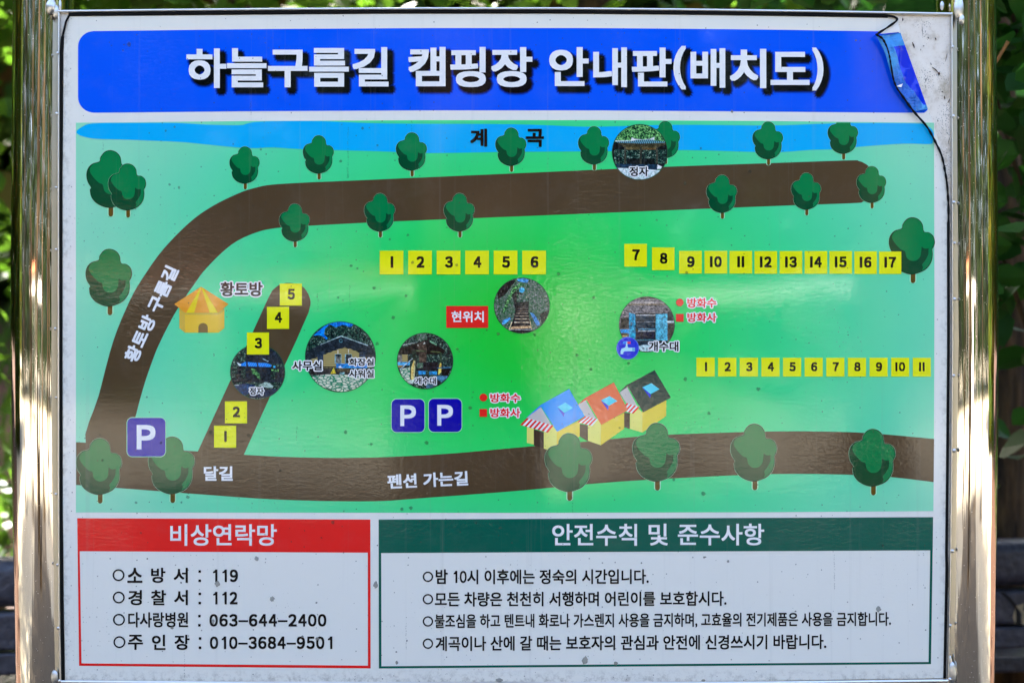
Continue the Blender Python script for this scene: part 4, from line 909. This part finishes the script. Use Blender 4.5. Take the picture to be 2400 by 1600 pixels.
def plank(name, z0, z1, y0, y1, r, parent=bench, lean=0):
    mb = MB(); prof = []
    for cy, cz, a in ((y0+r, z1-r, 90), (y0+r, z0+r, 180), (y1-r, z0+r, 270), (y1-r, z1-r, 0)):
        for k in range(5):
            q = R(a + 90*k/4); prof.append((cy + r*math.cos(q), cz + r*math.sin(q)))
    xs = np.linspace(-1.65, 1.65, 24); n = len(prof)
    vs = [(x, y + lean*(z - z0), z + .0015*math.sin(x*5 + z*40)) for x in xs for y, z in prof]
    fs = [(i*n+k, (i+1)*n+k, (i+1)*n+(k+1) % n, i*n+(k+1) % n) for i in range(len(xs)-1) for k in range(n)] + [tuple(range(n)), tuple((len(xs)-1)*n + k for k in range(n-1, -1, -1))]
    mb.raw(vs, [f[::-1] for f in fs], PAINT); return mb
mb = plank('backrest_plank', ZC-.578, ZC-.472, -.03, .07, .030); mb.build('backrest_plank', bench, smooth=True)
mb = plank('backrest_plank', ZC-.668, ZC-.586, -.03, .03, .008)
# an open joint and a peeled patch near the right end
J = [(1.115, ZC-.588), (1.135, ZC-.605), (1.155, ZC-.630), (1.158, ZC-.666)]
for (xa, za), (xb, zb) in zip(J[:-1], J[1:]): mb.raw([(xa-.006, -.0312, za), (xa+.006, -.0312, za), (xb+.006, -.0312, zb), (xb-.006, -.0312, zb)], [(0, 3, 2, 1)], CRACK)
mb.raw([(x, -.0318, z) for x, z in [(1.152, ZC-.622), (1.172, ZC-.616), (1.168, ZC-.632), (1.182, ZC-.640), (1.196, ZC-.665), (1.165, ZC-.666), (1.166, ZC-.640)]], [(6, 5, 4, 3, 2, 1, 0)], BARE)
mb.raw([(x, -.0316, z) for x, z in [(1.150, ZC-.628), (1.143, ZC-.648), (1.150, ZC-.664), (1.152, ZC-.650)]], [(3, 2, 1, 0)], BARE)
mb.build('backrest_plank', bench, smooth=False)
mb = plank('backrest_plank', ZC-.722, ZC-.674, -.03, .03, .006); mb.build('backrest_plank', bench, smooth=False)
mb = plank('seat', .40, .44, .05, .45, .008); mb.build('seat', bench)
for sx in (-1.3, 0, 1.3):
    mb = MB(); mb.box((sx-.035, .032, 0), (sx+.035, .09, ZC-.50), PAINT); mb.build('leg', bench)
    mb = MB(); mb.box((sx-.035, .36, 0), (sx+.035, .42, .398), PAINT); mb.build('leg', bench)

# sunlit grass on the rise beyond
m_g = leaf_mat('grass_blades', [(0, (.04, .11, .012)), (1, (.11, .22, .03))], (.16, .32, .03, 1))
rs = np.random.RandomState(77); mb = MB(); vs, fs = [], []
for k in range(9000):
    x, y = rs.uniform(-9, 9), rs.uniform(3.6, 12); z = max(0, y - 3.5)*.16; a = rs.uniform(0, 2*math.pi); h = rs.uniform(.12, .35); wd = rs.uniform(.012, .03)
    i = len(vs); dx, dy = math.cos(a)*wd, math.sin(a)*wd; lx, ly = rs.normal(0, .08, 2)
    vs += [(x-dx, y-dy, z), (x+dx, y+dy, z), (x+dx*.6+lx*.5, y+dy*.6+ly*.5, z+h*.6), (x-dx*.6+lx*.5, y-dy*.6+ly*.5, z+h*.6), (x+lx, y+ly, z+h)]; fs += [(i, i+1, i+2, i+3), (i+3, i+2, i+4)]
mb.raw(vs, fs, m_g); tag(mb.build('grass'), 'tall green grass on the bank behind the sign', 'grass', kind='stuff')

# far woodland all round, read as one mass (also what the steel and the film mirror)
rs = np.random.RandomState(9); mb = MB(); vs, fs, vs2, fs2 = [], [], [], []
def spray(c, s):
    n = rs.normal(0, 1, 3); u = np.cross(n, rs.normal(0, 1, 3)); u /= np.linalg.norm(u) + 1e-6; v = np.cross(n, u); v /= np.linalg.norm(v) + 1e-6
    V, F = (vs2, fs2) if c[1] < -12 else (vs, fs); i = len(V); V.extend([(c + (u*p + v*q)*s).tolist() for p, q in ((-.5, 0), (0, -.35), (.5, 0), (0, .35))]); F.append((i, i+1, i+2, i+3))
for k in range(60000):
    a = rs.uniform(0, 2*math.pi); front = math.sin(a) < -.3
    rad = rs.uniform(13, 19) if not front else rs.uniform(26, 34)
    clump = .5 + .5*math.sin(a*23) * math.sin(a*11 + 1)
    hgt = (8.5 + 2*clump) if front else 5.6
    z = rs.uniform(0, 1)**.8 * hgt + (1.2 if math.sin(a) > .1 else 0)
    spray(np.array((rad*math.cos(a), rad*math.sin(a), z)), rs.uniform(.45, 1.0))
# unseen leaf clumps and trunks, added to shade the near ground and darken reflections
for k in range(66):     # leaf clumps added out of view so their shadow covers the near ground
    zz = rs.uniform(4.2, 10.5)
    a = rs.uniform(-5.6, 5.6) - .34*zz; y = rs.uniform(-9.4, -.2) + 1.16*zz
    if y < 1.6: continue
    for q in range(240): spray(np.array((a, y, zz)) + rs.normal(0, 1, 3)*np.array((.8, .7, .4)), rs.uniform(.2, .45))
for (x, y, r_) in [(-3.4, -7.2, .17), (-.24, -5.7, .36), (2.6, -8.3, .2), (5.4, -6.0, .18), (-6.5, -5.0, .2)]:  # widest trunk is a made-up stand-in for the dark figure mirrored mid-board
    mb.tube([Vector((x, y, 0)), Vector((x + .1, y, 2)), Vector((x, y + .2, 5))], [r_*1.2, r_, r_*.6], BARK, n=10)
LEAFF = leaf_mat('darkened_wood_leaves', [(0, (.004, .010, .003)), (.6, (.012, .03, .006)), (1, (.03, .05, .01))], (.02, .04, .005, 1), .8)  # leaves across the clearing, shade put into their colour to darken the film's reflection
mb.raw(vs, fs, LEAFO); mb.raw(vs2, fs2, LEAFF); tag(mb.build('woodland'), 'mass of green woodland all round the clearing', 'woodland', kind='stuff')

# white shelter across the clearing: seen only in the gloss of the film and the steel
m, t, b, _ = new_mat('white_painted_timber'); b.inputs['Base Color'].default_value = (.52, .51, .49, 1); b.inputs['Roughness'].default_value = .6; WP = m
m, t, b, _ = new_mat('brick_red_boards'); b.inputs['Base Color'].default_value = (.36, .11, .05, 1); b.inputs['Roughness'].default_value = .8; RB = m
sh = tag(empty('garden_shelter', (0, -18.2, 0)), 'white framed shelter across the clearing, mirrored in the glossy board', 'shelter')
mb = MB(); mb.box((-7.5, -.1, 1.86), (-1.3, .1, 2.12), WP); mb.box((.9, -.1, 1.75), (5.6, .1, 1.98), WP); mb.build('beam', sh)
for x0, x1 in ((-7.5, -7.3), (-1.5, -1.3), (.35, 1.2), (5.4, 5.6), (-4.4, -4.3)):
    mb = MB(); mb.box((x0, -.095, 0), (x1, .095, 1.859 if x1 < 0 or x0 > 2 else 2.0), WP); mb.build('column', sh)
mb = MB(); mb.box((-7.6, -2.6, 2.13), (-1.2, .3, 2.25), RB); mb.build('roof', sh)

bpy.data.scenes.remove(type_scene)
